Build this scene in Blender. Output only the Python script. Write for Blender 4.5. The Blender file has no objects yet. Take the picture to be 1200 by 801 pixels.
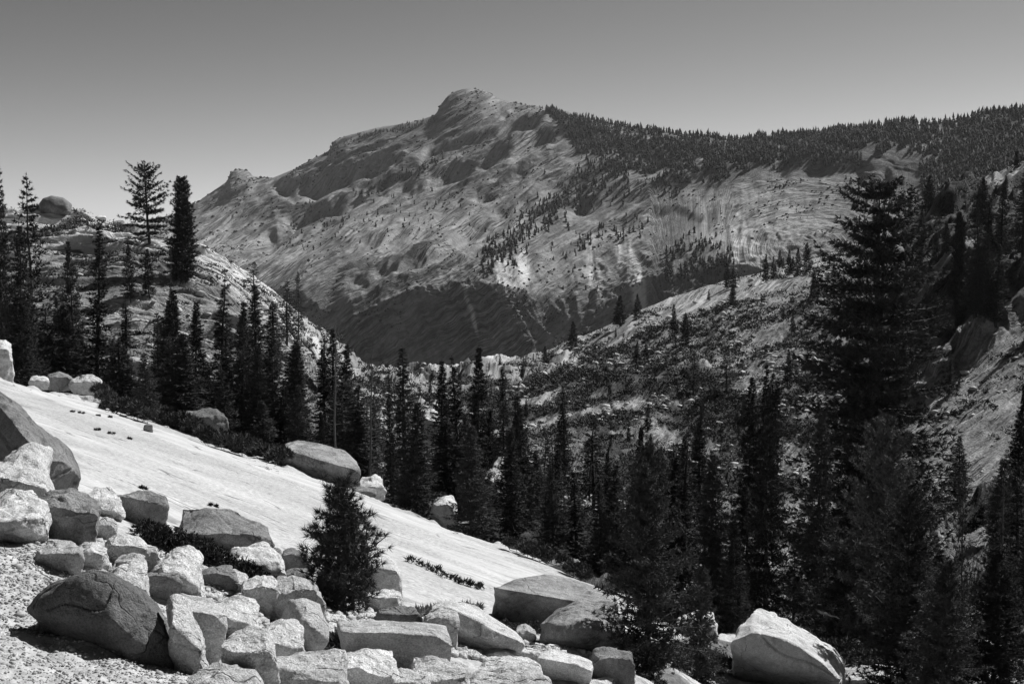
import bpy, bmesh, math, random
import numpy as np
from mathutils import Vector, Matrix

# ------------------------------------------------------------------ camera, sky, sun, exposure
SC = bpy.context.scene
COL = SC.collection
F = 1448.0                       # focal length in pixels of a 1200 px wide frame
HOR = 275.0                      # horizon row
TH = math.atan((400.5 - HOR) / F)
CT, ST = math.cos(TH), math.sin(TH)

cam = bpy.data.cameras.new('camera')
cam.sensor_width = 36.0
cam.lens = 36.0 * F / 1200.0
cam.clip_start = 0.1
cam.clip_end = 20000
camo = bpy.data.objects.new('camera', cam)
COL.objects.link(camo)
camo.location = (0, 0, 0)
camo.rotation_euler = (math.pi / 2 - TH, 0, 0)
SC.camera = camo

SUN_EL, SUN_AZ = math.radians(46), math.radians(50)
world = bpy.data.worlds.new('World')
SC.world = world
world.use_nodes = True
wt = world.node_tree
bg = wt.nodes['Background']
sky = wt.nodes.new('ShaderNodeTexSky')
sky.sky_type = 'NISHITA'
sky.sun_disc = False
sky.sun_elevation = SUN_EL
sky.sun_rotation = SUN_AZ
sky.altitude = 2600
sky.air_density = 1.0
sky.dust_density = 2.0
sep = wt.nodes.new('ShaderNodeSeparateColor')
wt.links.new(sky.outputs[0], sep.inputs[0])
mixg = wt.nodes.new('ShaderNodeMath'); mixg.operation = 'MULTIPLY_ADD'
wt.links.new(sep.outputs[0], mixg.inputs[0]); mixg.inputs[1].default_value = 0.9
m2 = wt.nodes.new('ShaderNodeMath'); m2.operation = 'MULTIPLY'
wt.links.new(sep.outputs[1], m2.inputs[0]); m2.inputs[1].default_value = 0.1
wt.links.new(m2.outputs[0], mixg.inputs[2])
pw_ = wt.nodes.new('ShaderNodeMath'); pw_.operation = 'POWER'; pw_.inputs[1].default_value = 1.5
wt.links.new(mixg.outputs[0], pw_.inputs[0])
wt.links.new(pw_.outputs[0], bg.inputs[0])      # a panchromatic film behind a red filter: grey sky
bg.inputs[1].default_value = 0.030

sun = bpy.data.lights.new('sun', 'SUN')
sun.energy = 5.0
sun.angle = math.radians(0.53)
sun.color = (1, 1, 1)
suno = bpy.data.objects.new('sun', sun)
COL.objects.link(suno)
SV = Vector((math.sin(SUN_AZ) * math.cos(SUN_EL), math.cos(SUN_AZ) * math.cos(SUN_EL), math.sin(SUN_EL)))
suno.rotation_euler = SV.to_track_quat('Z', 'Y').to_euler()
SC.view_settings.view_transform = 'Standard'
SC.view_settings.look = 'None'
SC.view_settings.gamma = 1.0
SC.view_settings.exposure = 0.4
SC.render.film_transparent = False
SC.cycles.max_bounces = 5
SC.cycles.diffuse_bounces = 1
SC.cycles.volume_bounces = 0

# ------------------------------------------------------------------ noise
_r = np.random.RandomState(7)
PERM = np.concatenate([_r.permutation(256)] * 3)
_a = _r.rand(256) * 2 * np.pi
G2 = np.stack([np.cos(_a), np.sin(_a)], 1)
_g = _r.randn(256, 3)
G3 = _g / np.linalg.norm(_g, axis=1)[:, None]

def fade(t): return t * t * t * (t * (t * 6 - 15) + 10)

def n2(x, y, seed=0):
    x = np.asarray(x, float) + seed * 17.31; y = np.asarray(y, float) + seed * 7.77
    xi = np.floor(x).astype(int); yi = np.floor(y).astype(int)
    xf, yf = x - xi, y - yi
    xi &= 255; yi &= 255
    u, v = fade(xf), fade(yf)
    def g(ix, iy, dx, dy):
        h = PERM[PERM[ix & 255] + (iy & 255)]
        return G2[h, 0] * dx + G2[h, 1] * dy
    a = g(xi, yi, xf, yf); b = g(xi + 1, yi, xf - 1, yf)
    c = g(xi, yi + 1, xf, yf - 1); d = g(xi + 1, yi + 1, xf - 1, yf - 1)
    return ((a + u * (b - a)) + v * ((c + u * (d - c)) - (a + u * (b - a)))) * 1.5

def n3(p, seed=0):
    p = p + seed * 13.7
    i = np.floor(p).astype(int); f = p - i; i &= 255
    u = fade(f)
    out = 0
    for dx in (0, 1):
        for dy in (0, 1):
            for dz in (0, 1):
                h = PERM[PERM[PERM[(i[:, 0] + dx) & 255] + ((i[:, 1] + dy) & 255)] + ((i[:, 2] + dz) & 255)]
                g = G3[h]
                w = (u[:, 0] if dx else 1 - u[:, 0]) * (u[:, 1] if dy else 1 - u[:, 1]) * (u[:, 2] if dz else 1 - u[:, 2])
                out = out + w * ((f - np.array([dx, dy, dz])) * g).sum(1)
    return out * 1.6

def fbm(x, y, o=4, seed=0):
    s = 0; a = 1.0
    for k in range(o):
        s = s + a * n2(x * 2 ** k, y * 2 ** k, seed + k * 3); a *= 0.5
    return s

def ridge(x, y, o=4, seed=0):
    s = 0; a = 1.0
    for k in range(o):
        s = s + a * (1 - 2 * np.abs(n2(x * 2 ** k, y * 2 ** k, seed + k * 3))); a *= 0.5
    return s

def fbm3(p, o=3, seed=0):
    s = 0; a = 1.0
    for k in range(o):
        s = s + a * n3(p * 2 ** k, seed + k); a *= 0.5
    return s

def saw(q, w=.12):
    """treads that dip back and short steep risers"""
    f = q - np.floor(q)
    t = np.clip((f - (1 - w)) / w, 0, 1)
    return -f * (1 - t) / (1 - w * .5) + .5

def sm(a, b, x):
    t = np.clip((x - a) / (b - a), 0, 1)
    return t * t * (3 - 2 * t)

# ------------------------------------------------------------------ a photograph row/column at a distance -> a place
def P(px, py, d):
    u = (px - 600.0) / F; v = (400.5 - py) / F
    s = d / (CT + v * ST)
    return (u * s, d, (-ST + v * CT) * s)

def zof(py, d):
    v = (400.5 - py) / F
    return (-ST + v * CT) * d / (CT + v * ST)

def vof(z, d):
    q = z / d
    return (q * CT + ST) / (CT - q * ST)

def pyof(z, d): return 400.5 - vof(z, d) * F
def xof(px, z, d): return (px - 600.0) / F * d / (CT + vof(z, d) * ST)

# ------------------------------------------------------------------ mesh helpers
def mesh_np(name, V, faces_flat, loop_counts, mat=None, smooth=False):
    me = bpy.data.meshes.new(name)
    V = np.asarray(V, np.float32)
    me.vertices.add(len(V)); me.vertices.foreach_set('co', V.ravel())
    faces_flat = np.asarray(faces_flat, np.int32)
    me.loops.add(len(faces_flat)); me.loops.foreach_set('vertex_index', faces_flat)
    lc = np.asarray(loop_counts, np.int32)
    me.polygons.add(len(lc))
    me.polygons.foreach_set('loop_start', np.concatenate([[0], np.cumsum(lc)[:-1]]).astype(np.int32))
    me.update(calc_edges=True)
    me.validate()
    if smooth:
        me.polygons.foreach_set('use_smooth', np.ones(len(lc), bool))
    if mat: me.materials.append(mat)
    return me

def link(name, me, parent=None, loc=None):
    o = bpy.data.objects.new(name, me)
    COL.objects.link(o)
    if parent: o.parent = parent
    if loc is not None: o.location = loc
    return o

def tag(o, label=None, cat=None, group=None, kind=None):
    if label: o['label'] = label
    if cat: o['category'] = cat
    if group: o['group'] = group
    if kind: o['kind'] = kind
    return o

# ------------------------------------------------------------------ materials (all neutral greys: the place as black and white film saw it)
def new_mat(name, rough=0.9):
    m = bpy.data.materials.new(name); m.use_nodes = True
    nt = m.node_tree; b = nt.nodes['Principled BSDF']
    b.inputs['Roughness'].default_value = rough
    b.inputs['Specular IOR Level'].default_value = 0.15
    return m, nt, b

class NT:
    def __init__(s, nt): s.nt = nt
    def n(s, t, **kw):
        n = s.nt.nodes.new(t)
        for k, v in kw.items(): setattr(n, k, v)
        return n
    def l(s, a, b): s.nt.links.new(a, b)
    def noise(s, vec, scale, detail=5, rough=0.55, dist=0.0):
        n = s.n('ShaderNodeTexNoise'); n.inputs['Scale'].default_value = scale
        n.inputs['Detail'].default_value = detail; n.inputs['Roughness'].default_value = rough
        n.inputs['Distortion'].default_value = dist
        s.l(vec, n.inputs['Vector']); return n.outputs['Fac']
    def mapping(s, vec, scale=(1, 1, 1), rot=(0, 0, 0)):
        n = s.n('ShaderNodeMapping'); n.inputs['Scale'].default_value = scale; n.inputs['Rotation'].default_value = rot
        s.l(vec, n.inputs['Vector']); return n.outputs[0]
    def rng(s, x, a, b, c=0.0, d=1.0):
        n = s.n('ShaderNodeMapRange'); n.inputs[1].default_value = a; n.inputs[2].default_value = b
        n.inputs[3].default_value = c; n.inputs[4].default_value = d; s.l(x, n.inputs[0]); return n.outputs[0]
    def math(s, op, a, b=None):
        n = s.n('ShaderNodeMath', operation=op)
        for i, q in enumerate((a, b)):
            if q is None: continue
            if isinstance(q, (int, float)): n.inputs[i].default_value = q
            else: s.l(q, n.inputs[i])
        return n.outputs[0]
    def mix(s, f, a, b):
        n = s.n('ShaderNodeMix', data_type='FLOAT')
        for i, q in ((0, f), (2, a), (3, b)):
            if isinstance(q, (int, float)): n.inputs[i].default_value = q
            else: s.l(q, n.inputs[i])
        return n.outputs[0]
    def attr(s, name, out='Fac'):
        n = s.n('ShaderNodeAttribute', attribute_name=name); return n.outputs[out]
    def bump(s, h, dist, strength=1.0, normal=None):
        n = s.n('ShaderNodeBump'); n.inputs['Strength'].default_value = strength
        n.inputs['Distance'].default_value = dist; s.l(h, n.inputs['Height'])
        if normal: s.l(normal, n.inputs['Normal'])
        return n.outputs[0]

def boulder_mat(name, base, dark, lich, lich_lo, scale=1.0):
    m, nt, b = new_mat(name); k = NT(nt)
    tc = k.n('ShaderNodeTexCoord').outputs['Object']
    oi = k.n('ShaderNodeObjectInfo').outputs['Random']
    grain = k.noise(tc, 55 * scale, 3, 0.7)
    speck = k.rng(k.noise(tc, 120 * scale, 2, 0.6), 0.52, 0.66)
    blot = k.noise(tc, 1.6 * scale, 7, 0.68, 0.6)
    fine = k.noise(tc, 9 * scale, 6, 0.7)
    c = k.mix(k.rng(blot, 0.35, 0.7), base, dark)
    c = k.math('MULTIPLY', c, k.rng(grain, 0.32, 0.68, 0.62, 1.32))
    c = k.math('MULTIPLY', c, k.rng(fine, 0.3, 0.7, 0.78, 1.2))
    c = k.math('MULTIPLY', c, k.rng(oi, 0, 1, 0.72, 1.06))
    c = k.mix(k.math('MULTIPLY', speck, 0.35), c, 0.16)
    lm = k.math('MULTIPLY', k.rng(fine, 0.42, 0.6), k.rng(k.noise(tc, 0.9 * scale, 5, 0.6), lich_lo, lich_lo + 0.14))
    lm = k.math('MULTIPLY', lm, 0.85)
    c = k.mix(lm, c, lich)
    # seams
    v = k.n('ShaderNodeTexVoronoi', feature='DISTANCE_TO_EDGE'); v.inputs['Scale'].default_value = 0.8 * scale
    w = k.n('ShaderNodeVectorMath', operation='ADD')
    nz = k.n('ShaderNodeTexNoise'); nz.inputs['Scale'].default_value = 1.5 * scale; nz.inputs['Detail'].default_value = 4
    k.l(tc, nz.inputs['Vector']); k.l(tc, w.inputs[0]); k.l(nz.outputs['Color'], w.inputs[1]); k.l(w.outputs[0], v.inputs['Vector'])
    crack = k.rng(v.outputs['Distance'], 0.0, 0.012, 1, 0)
    crack = k.math('MULTIPLY', crack, k.rng(k.noise(tc, 1.1 * scale, 2), 0.40, 0.52))
    dr_ = k.rng(k.noise(k.mapping(tc, (5, 5, .9)), 1.0, 5, .6, .4), .52, .68)
    c = k.math('MULTIPLY', c, k.mix(dr_, 1.0, .72))
    c = k.mix(k.math('MULTIPLY', crack, 0.8), c, 0.06)
    rgb = k.n('ShaderNodeCombineColor'); [k.l(c, rgb.inputs[i]) for i in range(3)]
    k.l(rgb.outputs[0], b.inputs['Base Color'])
    h = k.math('ADD', k.math('MULTIPLY', fine, 1.0), k.math('MULTIPLY', grain, 0.30))
    h = k.math('SUBTRACT', h, k.math('MULTIPLY', crack, 0.35))
    k.l(k.bump(h, 0.075 / scale, 1.0), b.inputs['Normal'])
    return m

def terrain_mat(name, base, dark, veg_shade, s_al, s_ac, bumpd, speck_scale, crack=0.0, world_scale=1.0, stain=(0.42, 0.68), palev=None, streak=1.0):
    """rock whose grain follows the vector attribute 'flow' (metres along / across the joints); 'veg' and 'pale' are cover and fresh rock, with gully shade and sunlight also painted into them"""
    m, nt, b = new_mat(name); k = NT(nt)
    fl = k.attr('flow', 'Vector')
    pos = k.n('ShaderNodeTexCoord').outputs['Object']
    st = k.noise(k.mapping(fl, (s_al, s_ac, 1)), 1.0, 8, 0.62, 0.3)
    st2 = k.noise(k.mapping(fl, (s_al * 2.2, s_ac * 4.5, 1)), 1.0, 6, 0.6, 0.2)
    big = k.noise(pos, 0.35 * world_scale, 4, 0.6)
    sp = k.noise(pos, speck_scale, 4, 0.75)
    c = k.mix(k.rng(st, *stain), base, dark)
    c = k.math('MULTIPLY', c, k.rng(st2, 0.3, 0.7, 1 - .22 * streak, 1 + .16 * streak))
    c = k.math('MULTIPLY', c, k.rng(big, 0.3, 0.7, 0.88, 1.1))
    c = k.math('MULTIPLY', c, k.rng(sp, 0.3, 0.7, 0.55, 1.36))
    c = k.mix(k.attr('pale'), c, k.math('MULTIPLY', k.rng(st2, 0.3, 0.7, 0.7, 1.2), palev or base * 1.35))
    h = k.math('ADD', k.math('MULTIPLY', st, streak), k.math('MULTIPLY', st2, 0.55 * streak))
    h = k.math('ADD', h, k.math('MULTIPLY', sp, 0.25))
    if crack:
        ln = k.noise(k.mapping(fl, (s_al * 0.8, s_ac * 2.0, 1)), 1.0, 3, 0.5, 0.6)
        cr = k.math('ABSOLUTE', k.math('SUBTRACT', ln, 0.5))
        cr = k.rng(cr, 0.0, crack, 1, 0)
        cr = k.math('MULTIPLY', cr, k.rng(k.noise(pos, 0.6 * world_scale, 3), 0.47, 0.6))
        c = k.mix(k.math('MULTIPLY', cr, 0.75), c, 0.05)
        h = k.math('SUBTRACT', h, k.math('MULTIPLY', cr, 0.7))
    c = k.mix(k.attr('veg_shade'), c, k.math('MULTIPLY', k.rng(sp, 0.35, 0.65, 0.5, 1.5), veg_shade))
    rgb = k.n('ShaderNodeCombineColor'); [k.l(c, rgb.inputs[i]) for i in range(3)]
    k.l(rgb.outputs[0], b.inputs['Base Color'])
    k.l(k.bump(h, bumpd, 1.0), b.inputs['Normal'])
    return m

def plain_mat(name, v, var=0.3, scale=6.0, rough=0.85, bump=0.0):
    m, nt, b = new_mat(name, rough); k = NT(nt)
    tc = k.n('ShaderNodeTexCoord').outputs['Object']
    oi = k.n('ShaderNodeObjectInfo').outputs['Random']
    f = k.noise(tc, scale, 4, 0.65)
    c = k.rng(f, 0.3, 0.7, v * (1 - var), v * (1 + var))
    c = k.math('MULTIPLY', c, k.rng(oi, 0, 1, 0.6, 1.5))
    rgb = k.n('ShaderNodeCombineColor'); [k.l(c, rgb.inputs[i]) for i in range(3)]
    k.l(rgb.outputs[0], b.inputs['Base Color'])
    if bump: k.l(k.bump(f, bump), b.inputs['Normal'])
    return m

M_SLAB = terrain_mat('granite_slab', 0.42, 0.31, 0.10, 0.13, 0.26, 0.09, 8.0, crack=0.010, stain=(0.42, 0.75), palev=.50, streak=.4)
M_MID = terrain_mat('granite_ledges', 0.33, 0.15, 0.035, 0.10, 0.55, 0.9, 3.0, crack=0.04, world_scale=0.3, palev=.66)
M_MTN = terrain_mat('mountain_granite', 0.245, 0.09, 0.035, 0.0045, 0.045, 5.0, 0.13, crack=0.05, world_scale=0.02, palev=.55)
M_ROCK = boulder_mat('boulder_granite', 0.76, 0.54, 0.12, 0.56)
M_LICH = boulder_mat('lichen_granite', 0.42, 0.24, 0.06, 0.42)
M_DARK = boulder_mat('weathered_granite', 0.20, 0.125, 0.33, 0.46)
M_FARROCK = plain_mat('pale_rock', 0.34, 0.2, 1.5, bump=0.1)
M_GRAVEL = plain_mat('gravel_stone', 0.42, 0.35, 25.0)
M_BARK = plain_mat('bark', 0.06, 0.4, 12.0)
M_DEAD = plain_mat('dead_wood', 0.08, 0.35, 12.0)
M_NEED = plain_mat('needles', 0.052, 0.5, 2.5)
M_NEED2 = plain_mat('young_needles', 0.085, 0.5, 4.0)
M_SHRUB = plain_mat('shrub_leaves', 0.055, 0.5, 8.0)
M_FARTREE = plain_mat('far_needles', 0.022, 0.5, 0.05)
M_TWIG = plain_mat('dry_twigs', 0.28, 0.3, 20.0)

# ------------------------------------------------------------------ terrain sheets
PXA = np.arange(-300, 1501)
def gsm(a, s):
    if s <= 0: return a
    r = int(3 * s); kx = np.arange(-r, r + 1); k = np.exp(-kx ** 2 / (2 * s * s)); k /= k.sum()
    return np.convolve(np.pad(a, r, mode='edge'), k, mode='valid')

class Sheet:
    def __init__(s, rows, disp, smooth):
        s.D = []; s.Z = []
        for row, sg in zip(rows, smooth):
            px = [r[0] for r in row]
            y = gsm(np.interp(PXA, px, [r[1] for r in row]), sg)
            d = gsm(np.exp(np.interp(PXA, px, np.log([r[2] for r in row]))), max(sg, 6))
            s.D.append(d); s.Z.append(zof(y, d))
        s.D = np.array(s.D); s.Z = np.array(s.Z); s.K = len(rows); s.disp = disp
    def base(s, px, d):
        """height of the smooth sheet and its row parameter"""
        px = np.asarray(px, float).ravel(); d = np.asarray(d, float).ravel()
        c = np.clip(px + 300, 0, len(PXA) - 1.001); i = c.astype(int); f = c - i
        D = s.D[:, i] * (1 - f) + s.D[:, i + 1] * f; Z = s.Z[:, i] * (1 - f) + s.Z[:, i + 1] * f
        sl = np.diff(Z, axis=0) / np.diff(D, axis=0)
        T = np.zeros_like(Z); T[0] = sl[0]; T[-1] = sl[-1]
        h = np.diff(D, axis=0)
        a, b = sl[:-1], sl[1:]
        w1 = 2 * h[1:] + h[:-1]; w2 = h[1:] + 2 * h[:-1]
        with np.errstate(all='ignore'):
            hm = (w1 + w2) / (w1 / a + w2 / b)
        T[1:-1] = np.where(a * b > 0, hm, 0)
        dc = np.clip(d, D[0], D[-1])
        k = np.clip((dc[None] >= D).sum(0) - 1, 0, s.K - 2)
        j = np.arange(len(px))
        hh = h[k, j]; t = (dc - D[k, j]) / hh
        z = (2*t**3-3*t**2+1)*Z[k, j] + (t**3-2*t**2+t)*hh*T[k, j] + (-2*t**3+3*t**2)*Z[k+1, j] + (t**3-t**2)*hh*T[k+1, j]
        return z, k + t
    def height(s, px, d):
        z, t = s.base(px, d)
        px = np.asarray(px, float).ravel(); d = np.asarray(d, float).ravel()
        return z + s.disp(px, d, z, t)[0]
    def build(s, name, px0, px1, nc, rows_per, mat, kind='structure'):
        pxs = np.linspace(px0, px1, nc)
        ts = np.concatenate([np.linspace(k, k + 1, n, endpoint=False) for k, n in enumerate(rows_per)] + [[s.K - 1]])
        c = pxs + 300; i = np.clip(c.astype(int), 0, len(PXA) - 2); f = c - i
        D = s.D[:, i] * (1 - f) + s.D[:, i + 1] * f
        k = np.clip(ts.astype(int), 0, s.K - 2); fr = (ts - k)[:, None]
        d = D[k] ** (1 - fr) * D[k + 1] ** fr
        PX = np.broadcast_to(pxs[None], d.shape)
        z, t = s.base(PX, d)
        px = PX.ravel(); d = d.ravel()
        dz, at = s.disp(px, d, z, t)
        x = xof(px, z, d); z2 = z + dz
        nr = len(ts)
        V = np.stack([x, d, z2], 1)
        idx = np.arange(nr * nc).reshape(nr, nc)
        q = np.stack([idx[:-1, :-1], idx[:-1, 1:], idx[1:, 1:], idx[1:, :-1]], -1).reshape(-1, 4)
        me = mesh_np(name, V, q.ravel(), np.full(len(q), 4), mat, True)
        for an, av in at.items():
            if av.ndim == 2:
                A = me.attributes.new(an, 'FLOAT_VECTOR', 'POINT'); A.data.foreach_set('vector', av.astype(np.float32).ravel())
            else:
                A = me.attributes.new(an, 'FLOAT', 'POINT'); A.data.foreach_set('value', av.astype(np.float32))
        o = link(name, me); tag(o, kind=kind)
        s.gpx = pxs; s.gd = d.reshape(nr, nc); s.gz = z2.reshape(nr, nc); s.gx = x.reshape(nr, nc)
        s.gpy = pyof(s.gz, s.gd)
        return o
    def hit(s, px, py):
        """the place on the sheet seen at a photograph position (nearest surface first); None if missed"""
        c = int(round((px - s.gpx[0]) / (s.gpx[1] - s.gpx[0])))
        c = min(max(c, 0), len(s.gpx) - 1)
        col = s.gpy[:, c]
        w = np.nonzero(col <= py)[0]
        if len(w) == 0: return None
        r = w[0]
        return (float(s.gx[r, c]), float(s.gd[r, c]), float(s.gz[r, c]))
    def at(s, px, d):
        z = float(s.height([px], [d])[0])
        return (xof(px, float(s.base([px], [d])[0][0]), d), d, z)

# --- foreground: camera slope, gravel, boulder field, the great slab
ROW_A = [
 [(-300,1500,3.2),(0,1500,3.0),(600,1600,3.4),(900,1600,4.5),(1500,1600,7)],
 [(-300,900,6.2),(0,880,6.4),(400,880,8.2),(700,880,11),(850,880,18),(1000,870,26),(1500,870,30)],
 [(-300,745,8),(0,740,9.5),(120,745,10),(260,770,11),(400,790,12.5),(600,795,15),(750,800,18),(850,810,27),(1000,810,34),(1200,810,38),(1500,810,40)],
 [(-300,560,17),(0,575,18),(100,588,19),(200,622,20),(330,675,20),(450,705,20.5),(560,740,21),(700,755,23),(800,770,33),(1000,780,42),(1500,785,46)],
 [(-300,470,38),(0,480,42),(150,520,42),(300,575,38),(450,640,34),(600,695,31),(720,725,30),(800,752,38),(1000,765,50),(1500,765,54)],
 [(-300,425,70),(0,444,66),(100,470,64),(200,503,61),(330,549,56),(430,580,52),(520,618,48),(620,653,44),(680,680,41),(735,705,38),(800,740,44),(1000,752,58),(1500,752,62)],
 [(-300,500,84),(0,520,80),(200,580,75),(430,660,66),(620,740,56),(735,790,48),(800,800,54),(1000,810,68),(1500,810,72)],
]
def disp_A(px, d, z, t):
    x = (px - 600) / F * d
    al = x * 0.745 - d * 0.667; ac = x * 0.667 + d * 0.745
    slab = sm(3.0, 3.25, t) * (1 - sm(5.0, 5.3, t)) * (1 - sm(715, 770, px))
    wood = sm(730, 800, px)
    cr = np.exp(-((t - 5.0) / .12) ** 2)
    near = 1 - sm(2.6, 3.1, t)
    dz = slab * (0.10 * fbm(al * 0.12, ac * 0.30, 3, 3) + 0.010 * ridge(al * 0.4, ac * 1.2, 3, 5))
    dz = dz + cr * (.28 * fbm(px * .03, 0 * px, 4, 6) + .10 * np.abs(fbm(x * 1.1, d * .6, 3, 7)))
    # sheeting steps running down the slab
    for off, h in ((0.0, .12), (6.0, .10), (14.5, .16)):
        e = (ac - 34 - off + 0.9 * fbm(al * 0.15, ac * 0.02, 3, 9 + int(off))) / 0.22
        dz = dz - slab * h * sm(-1, 1, e) * sm(-.15, .25, n2(al * 0.10, off, 2))
    dz = dz + (1 - slab) * near * (0.14 * fbm(x * 0.5, d * 0.5, 4, 11) + 0.02 * fbm(x * 5, d * 5, 3, 13))
    dz = dz + wood * (0.45 * fbm(x * 0.25, d * 0.22, 4, 15))
    grav = (1 - sm(1.9, 2.9, t + 0.2 * fbm(x * .8, d * .8, 2, 4))) 
    veg_shade = np.clip(wood * sm(-.35, .15, fbm(x * .4, d * .3, 3, 21)) * (1 - slab), 0, 1)
    tw = (1 - slab) * (1 - wood) * sm(.15, .5, fbm(x * 1.1, d * .8, 3, 23)) * sm(2.2, 2.8, t) * 0.8
    pale = slab * sm(.25, .65, fbm(al * .06, ac * .30, 3, 31) + 0.6 * np.exp(-((ac - 29.5) / 2.2) ** 2)) * 0.7
    return dz, {'flow': np.stack([al, ac, 0 * al], 1), 'veg_shade': np.clip(veg_shade + tw, 0, 1), 'pale': pale}
A = Sheet(ROW_A, disp_A, [30, 25, 12, 12, 12, 5, 20])
A.build('granite_slope', -280, 1480, 760, [12, 60, 150, 150, 150, 16], M_SLAB)

# --- the knoll on the left, the gully, the wooded floor and the granite flank on the right
ROW_B = [
 [(-300,480,73),(0,480,72),(200,535,69),(330,580,64),(430,615,60),(520,645,56),(620,680,52),(720,735,47),(800,775,50),(1000,800,60),(1500,800,66)],
 [(-300,435,100),(0,440,98),(150,462,95),(300,510,90),(430,560,88),(520,590,84),(620,600,84),(720,640,82),(850,680,80),(1000,700,80),(1100,660,82),(1200,640,84),(1500,600,86)],
 [(-300,340,122),(0,350,120),(150,368,118),(300,425,116),(380,480,120),(430,515,130),(520,530,135),(620,530,135),(720,540,130),(850,545,125),(1000,560,115),(1100,540,108),(1200,520,104),(1500,480,100)],
 [(-300,290,138),(0,296,136),(150,312,134),(250,345,132),(320,395,136),(380,440,150),(430,468,190),(520,480,230),(620,470,220),(720,440,200),(850,430,180),(1000,430,160),(1100,420,138),(1200,410,130),(1500,370,125)],
 [(-300,262,150),(0,268,149),(100,276,148),(200,300,150),(260,320,150),(320,360,152),(380,412,170),(430,445,260),(520,448,390),(620,440,330),(700,410,290),(760,380,270),(850,350,255),(950,330,225),(1050,310,190),(1100,300,175),(1200,280,160),(1500,240,150)],
 [(-300,230,166),(0,252,162),(60,251,162),(90,256,162),(130,266,162),(165,281,163),(200,286,165),(240,292,166),(270,312,168),(300,330,170),(335,358,172),(365,385,180),(400,405,210),(432,430,280),(460,434,420),(520,430,620),(580,428,700),(635,425,560),(660,405,440),(700,388,400),(740,368,380),(780,350,370),(850,328,350),(900,318,335),(950,305,315),(1000,288,300),(1050,268,280),(1090,250,270),(1130,225,262),(1200,195,255),(1500,90,250)],
 [(-300,300,200),(0,320,200),(200,340,200),(300,380,205),(365,430,215),(400,450,260),(432,470,340),(460,475,520),(520,470,800),(635,470,700),(700,440,500),(850,390,430),(1000,345,380),(1130,300,330),(1200,270,320),(1500,180,310)],
]
def disp_B(px, d, z, t):
    x = (px - 600) / F * d
    kn = 1 - sm(330, 420, px + 0.0 * d)                      # knoll
    rt = sm(600, 800, px)
    # joint directions: level ledges on the knoll, slanting joints on the right flank
    a1 = x * 0.97 + d * 0.24; c1 = d * 0.97 - x * 0.24
    pyb = pyof(z, d); a2 = (px * .80 - pyb * .60) * .26; c2 = (px * .60 + pyb * .80) * .26
    al = kn * a1 + (1 - kn) * a2; ac = kn * c1 + (1 - kn) * c2
    rough = 1.0 * (1 - sm(350, 700, d)) * (0.4 + 0.6 * sm(0.2, 1.2, t))
    led = ridge(a1 * 0.05, c1 * 0.22, 4, 41)
    dk = kn * (0.55 * led + 0.35 * fbm(x * .3, d * .3, 3, 43) + 1.1 * fbm(a1 * .03, c1 * .06, 2, 44))
    q1 = c1 / 3.6 + .55 * fbm(a1 * .05, c1 * .05, 3, 141); q1b = c1 / 1.35 + .8 * fbm(a1 * .12, c1 * .12, 2, 142)
    dk = dk + kn * (1.15 * saw(q1) * sm(-.5, .3, n2(a1 * .09, c1 * .12, 143)) + .40 * saw(q1b) * sm(-.2, .4, n2(a1 * .2, c1 * .2, 144)))
    smooth_slab = sm(.0, .5, fbm(a2 * .012 + 3, c2 * .03, 2, 47) + 1.8 * np.exp(-((px - 880) / 150.) ** 4) * np.exp(-((pyb - 368) / 68.) ** 4) + 1.8 * np.exp(-((px - 1160) / 90.) ** 4) * np.exp(-((pyb - 520) / 80.) ** 4))
    r2 = ridge(a2 * 0.022, c2 * 0.17, 4, 45)
    dr = (1 - kn) * ((1.6 - 1.2 * smooth_slab) * 0.9 * r2 + (1.1 - .8 * smooth_slab) * fbm(x * .16, d * .10, 4, 46) + 1.4 * fbm(x * .03, d * .02, 2, 48))
    gm = sm(430, 520, px) * (1 - sm(960, 1060, px)) * (1 - sm(3.2, 4.4, t))
    dr = dr * .72 * (1 - .7 * gm)
    ps = np.clip(d / 170, .4, 1.6)
    q2 = -c2 / 2.9 + .9 * fbm(a2 * .03, c2 * .05, 3, 145); q3 = -c2 / 1.1 + .9 * fbm(a2 * .07, c2 * .12, 3, 146)
    q4 = a2 / 7. + .9 * fbm(a2 * .06, c2 * .06, 3, 147)
    dr = dr + (1 - kn) * ps * (1 - .65 * gm) * ((1.5 - .9 * smooth_slab) * saw(q2, .16) * sm(-.4, .3, n2(a2 * .05, c2 * .08, 148)) + (.5 - .2 * smooth_slab) * saw(q3, .2) * sm(-.3, .3, n2(a2 * .1, c2 * .2, 149)) + (1 - smooth_slab) * 1.5 * saw(q4, .15) * sm(-.2, .4, n2(a2 * .1, c2 * .1, 150)))
    # outcrops that throw shade across the gully floor
    out = np.clip(fbm(x * .06, d * .045, 3, 52) - .15, 0, 1) * 5.0 * (1 - kn) * (1 - smooth_slab) * (1 - sm(4.4, 5, t))
    out = out * (1 - .75 * gm)
    dz = rough * (dk + dr + out) + gm * (.35 * np.abs(fbm(x * .7, d * .35, 3, 153)) + .9 * fbm(x * .12, d * .06, 3, 154))
    sky = sm(4.6, 5.0, t) * (1 - sm(5.0, 5.3, t))
    dz = dz * (1 - 0.7 * sky)
    vn = fbm(x * .10, d * .07, 4, 61)
    crk = sm(.15, .9, -led) * kn + (1 - kn) * sm(.1, .8, -r2)
    veg_shade = crk * 0.8 + sm(.1, .5, vn) * (1 - kn) * (1 - smooth_slab) * .9 + kn * sm(.35, .7, vn) * .7
    veg_shade = veg_shade + (1 - sm(1.0, 1.9, t)) * 0.65 * sm(-.3, .2, vn)
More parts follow.
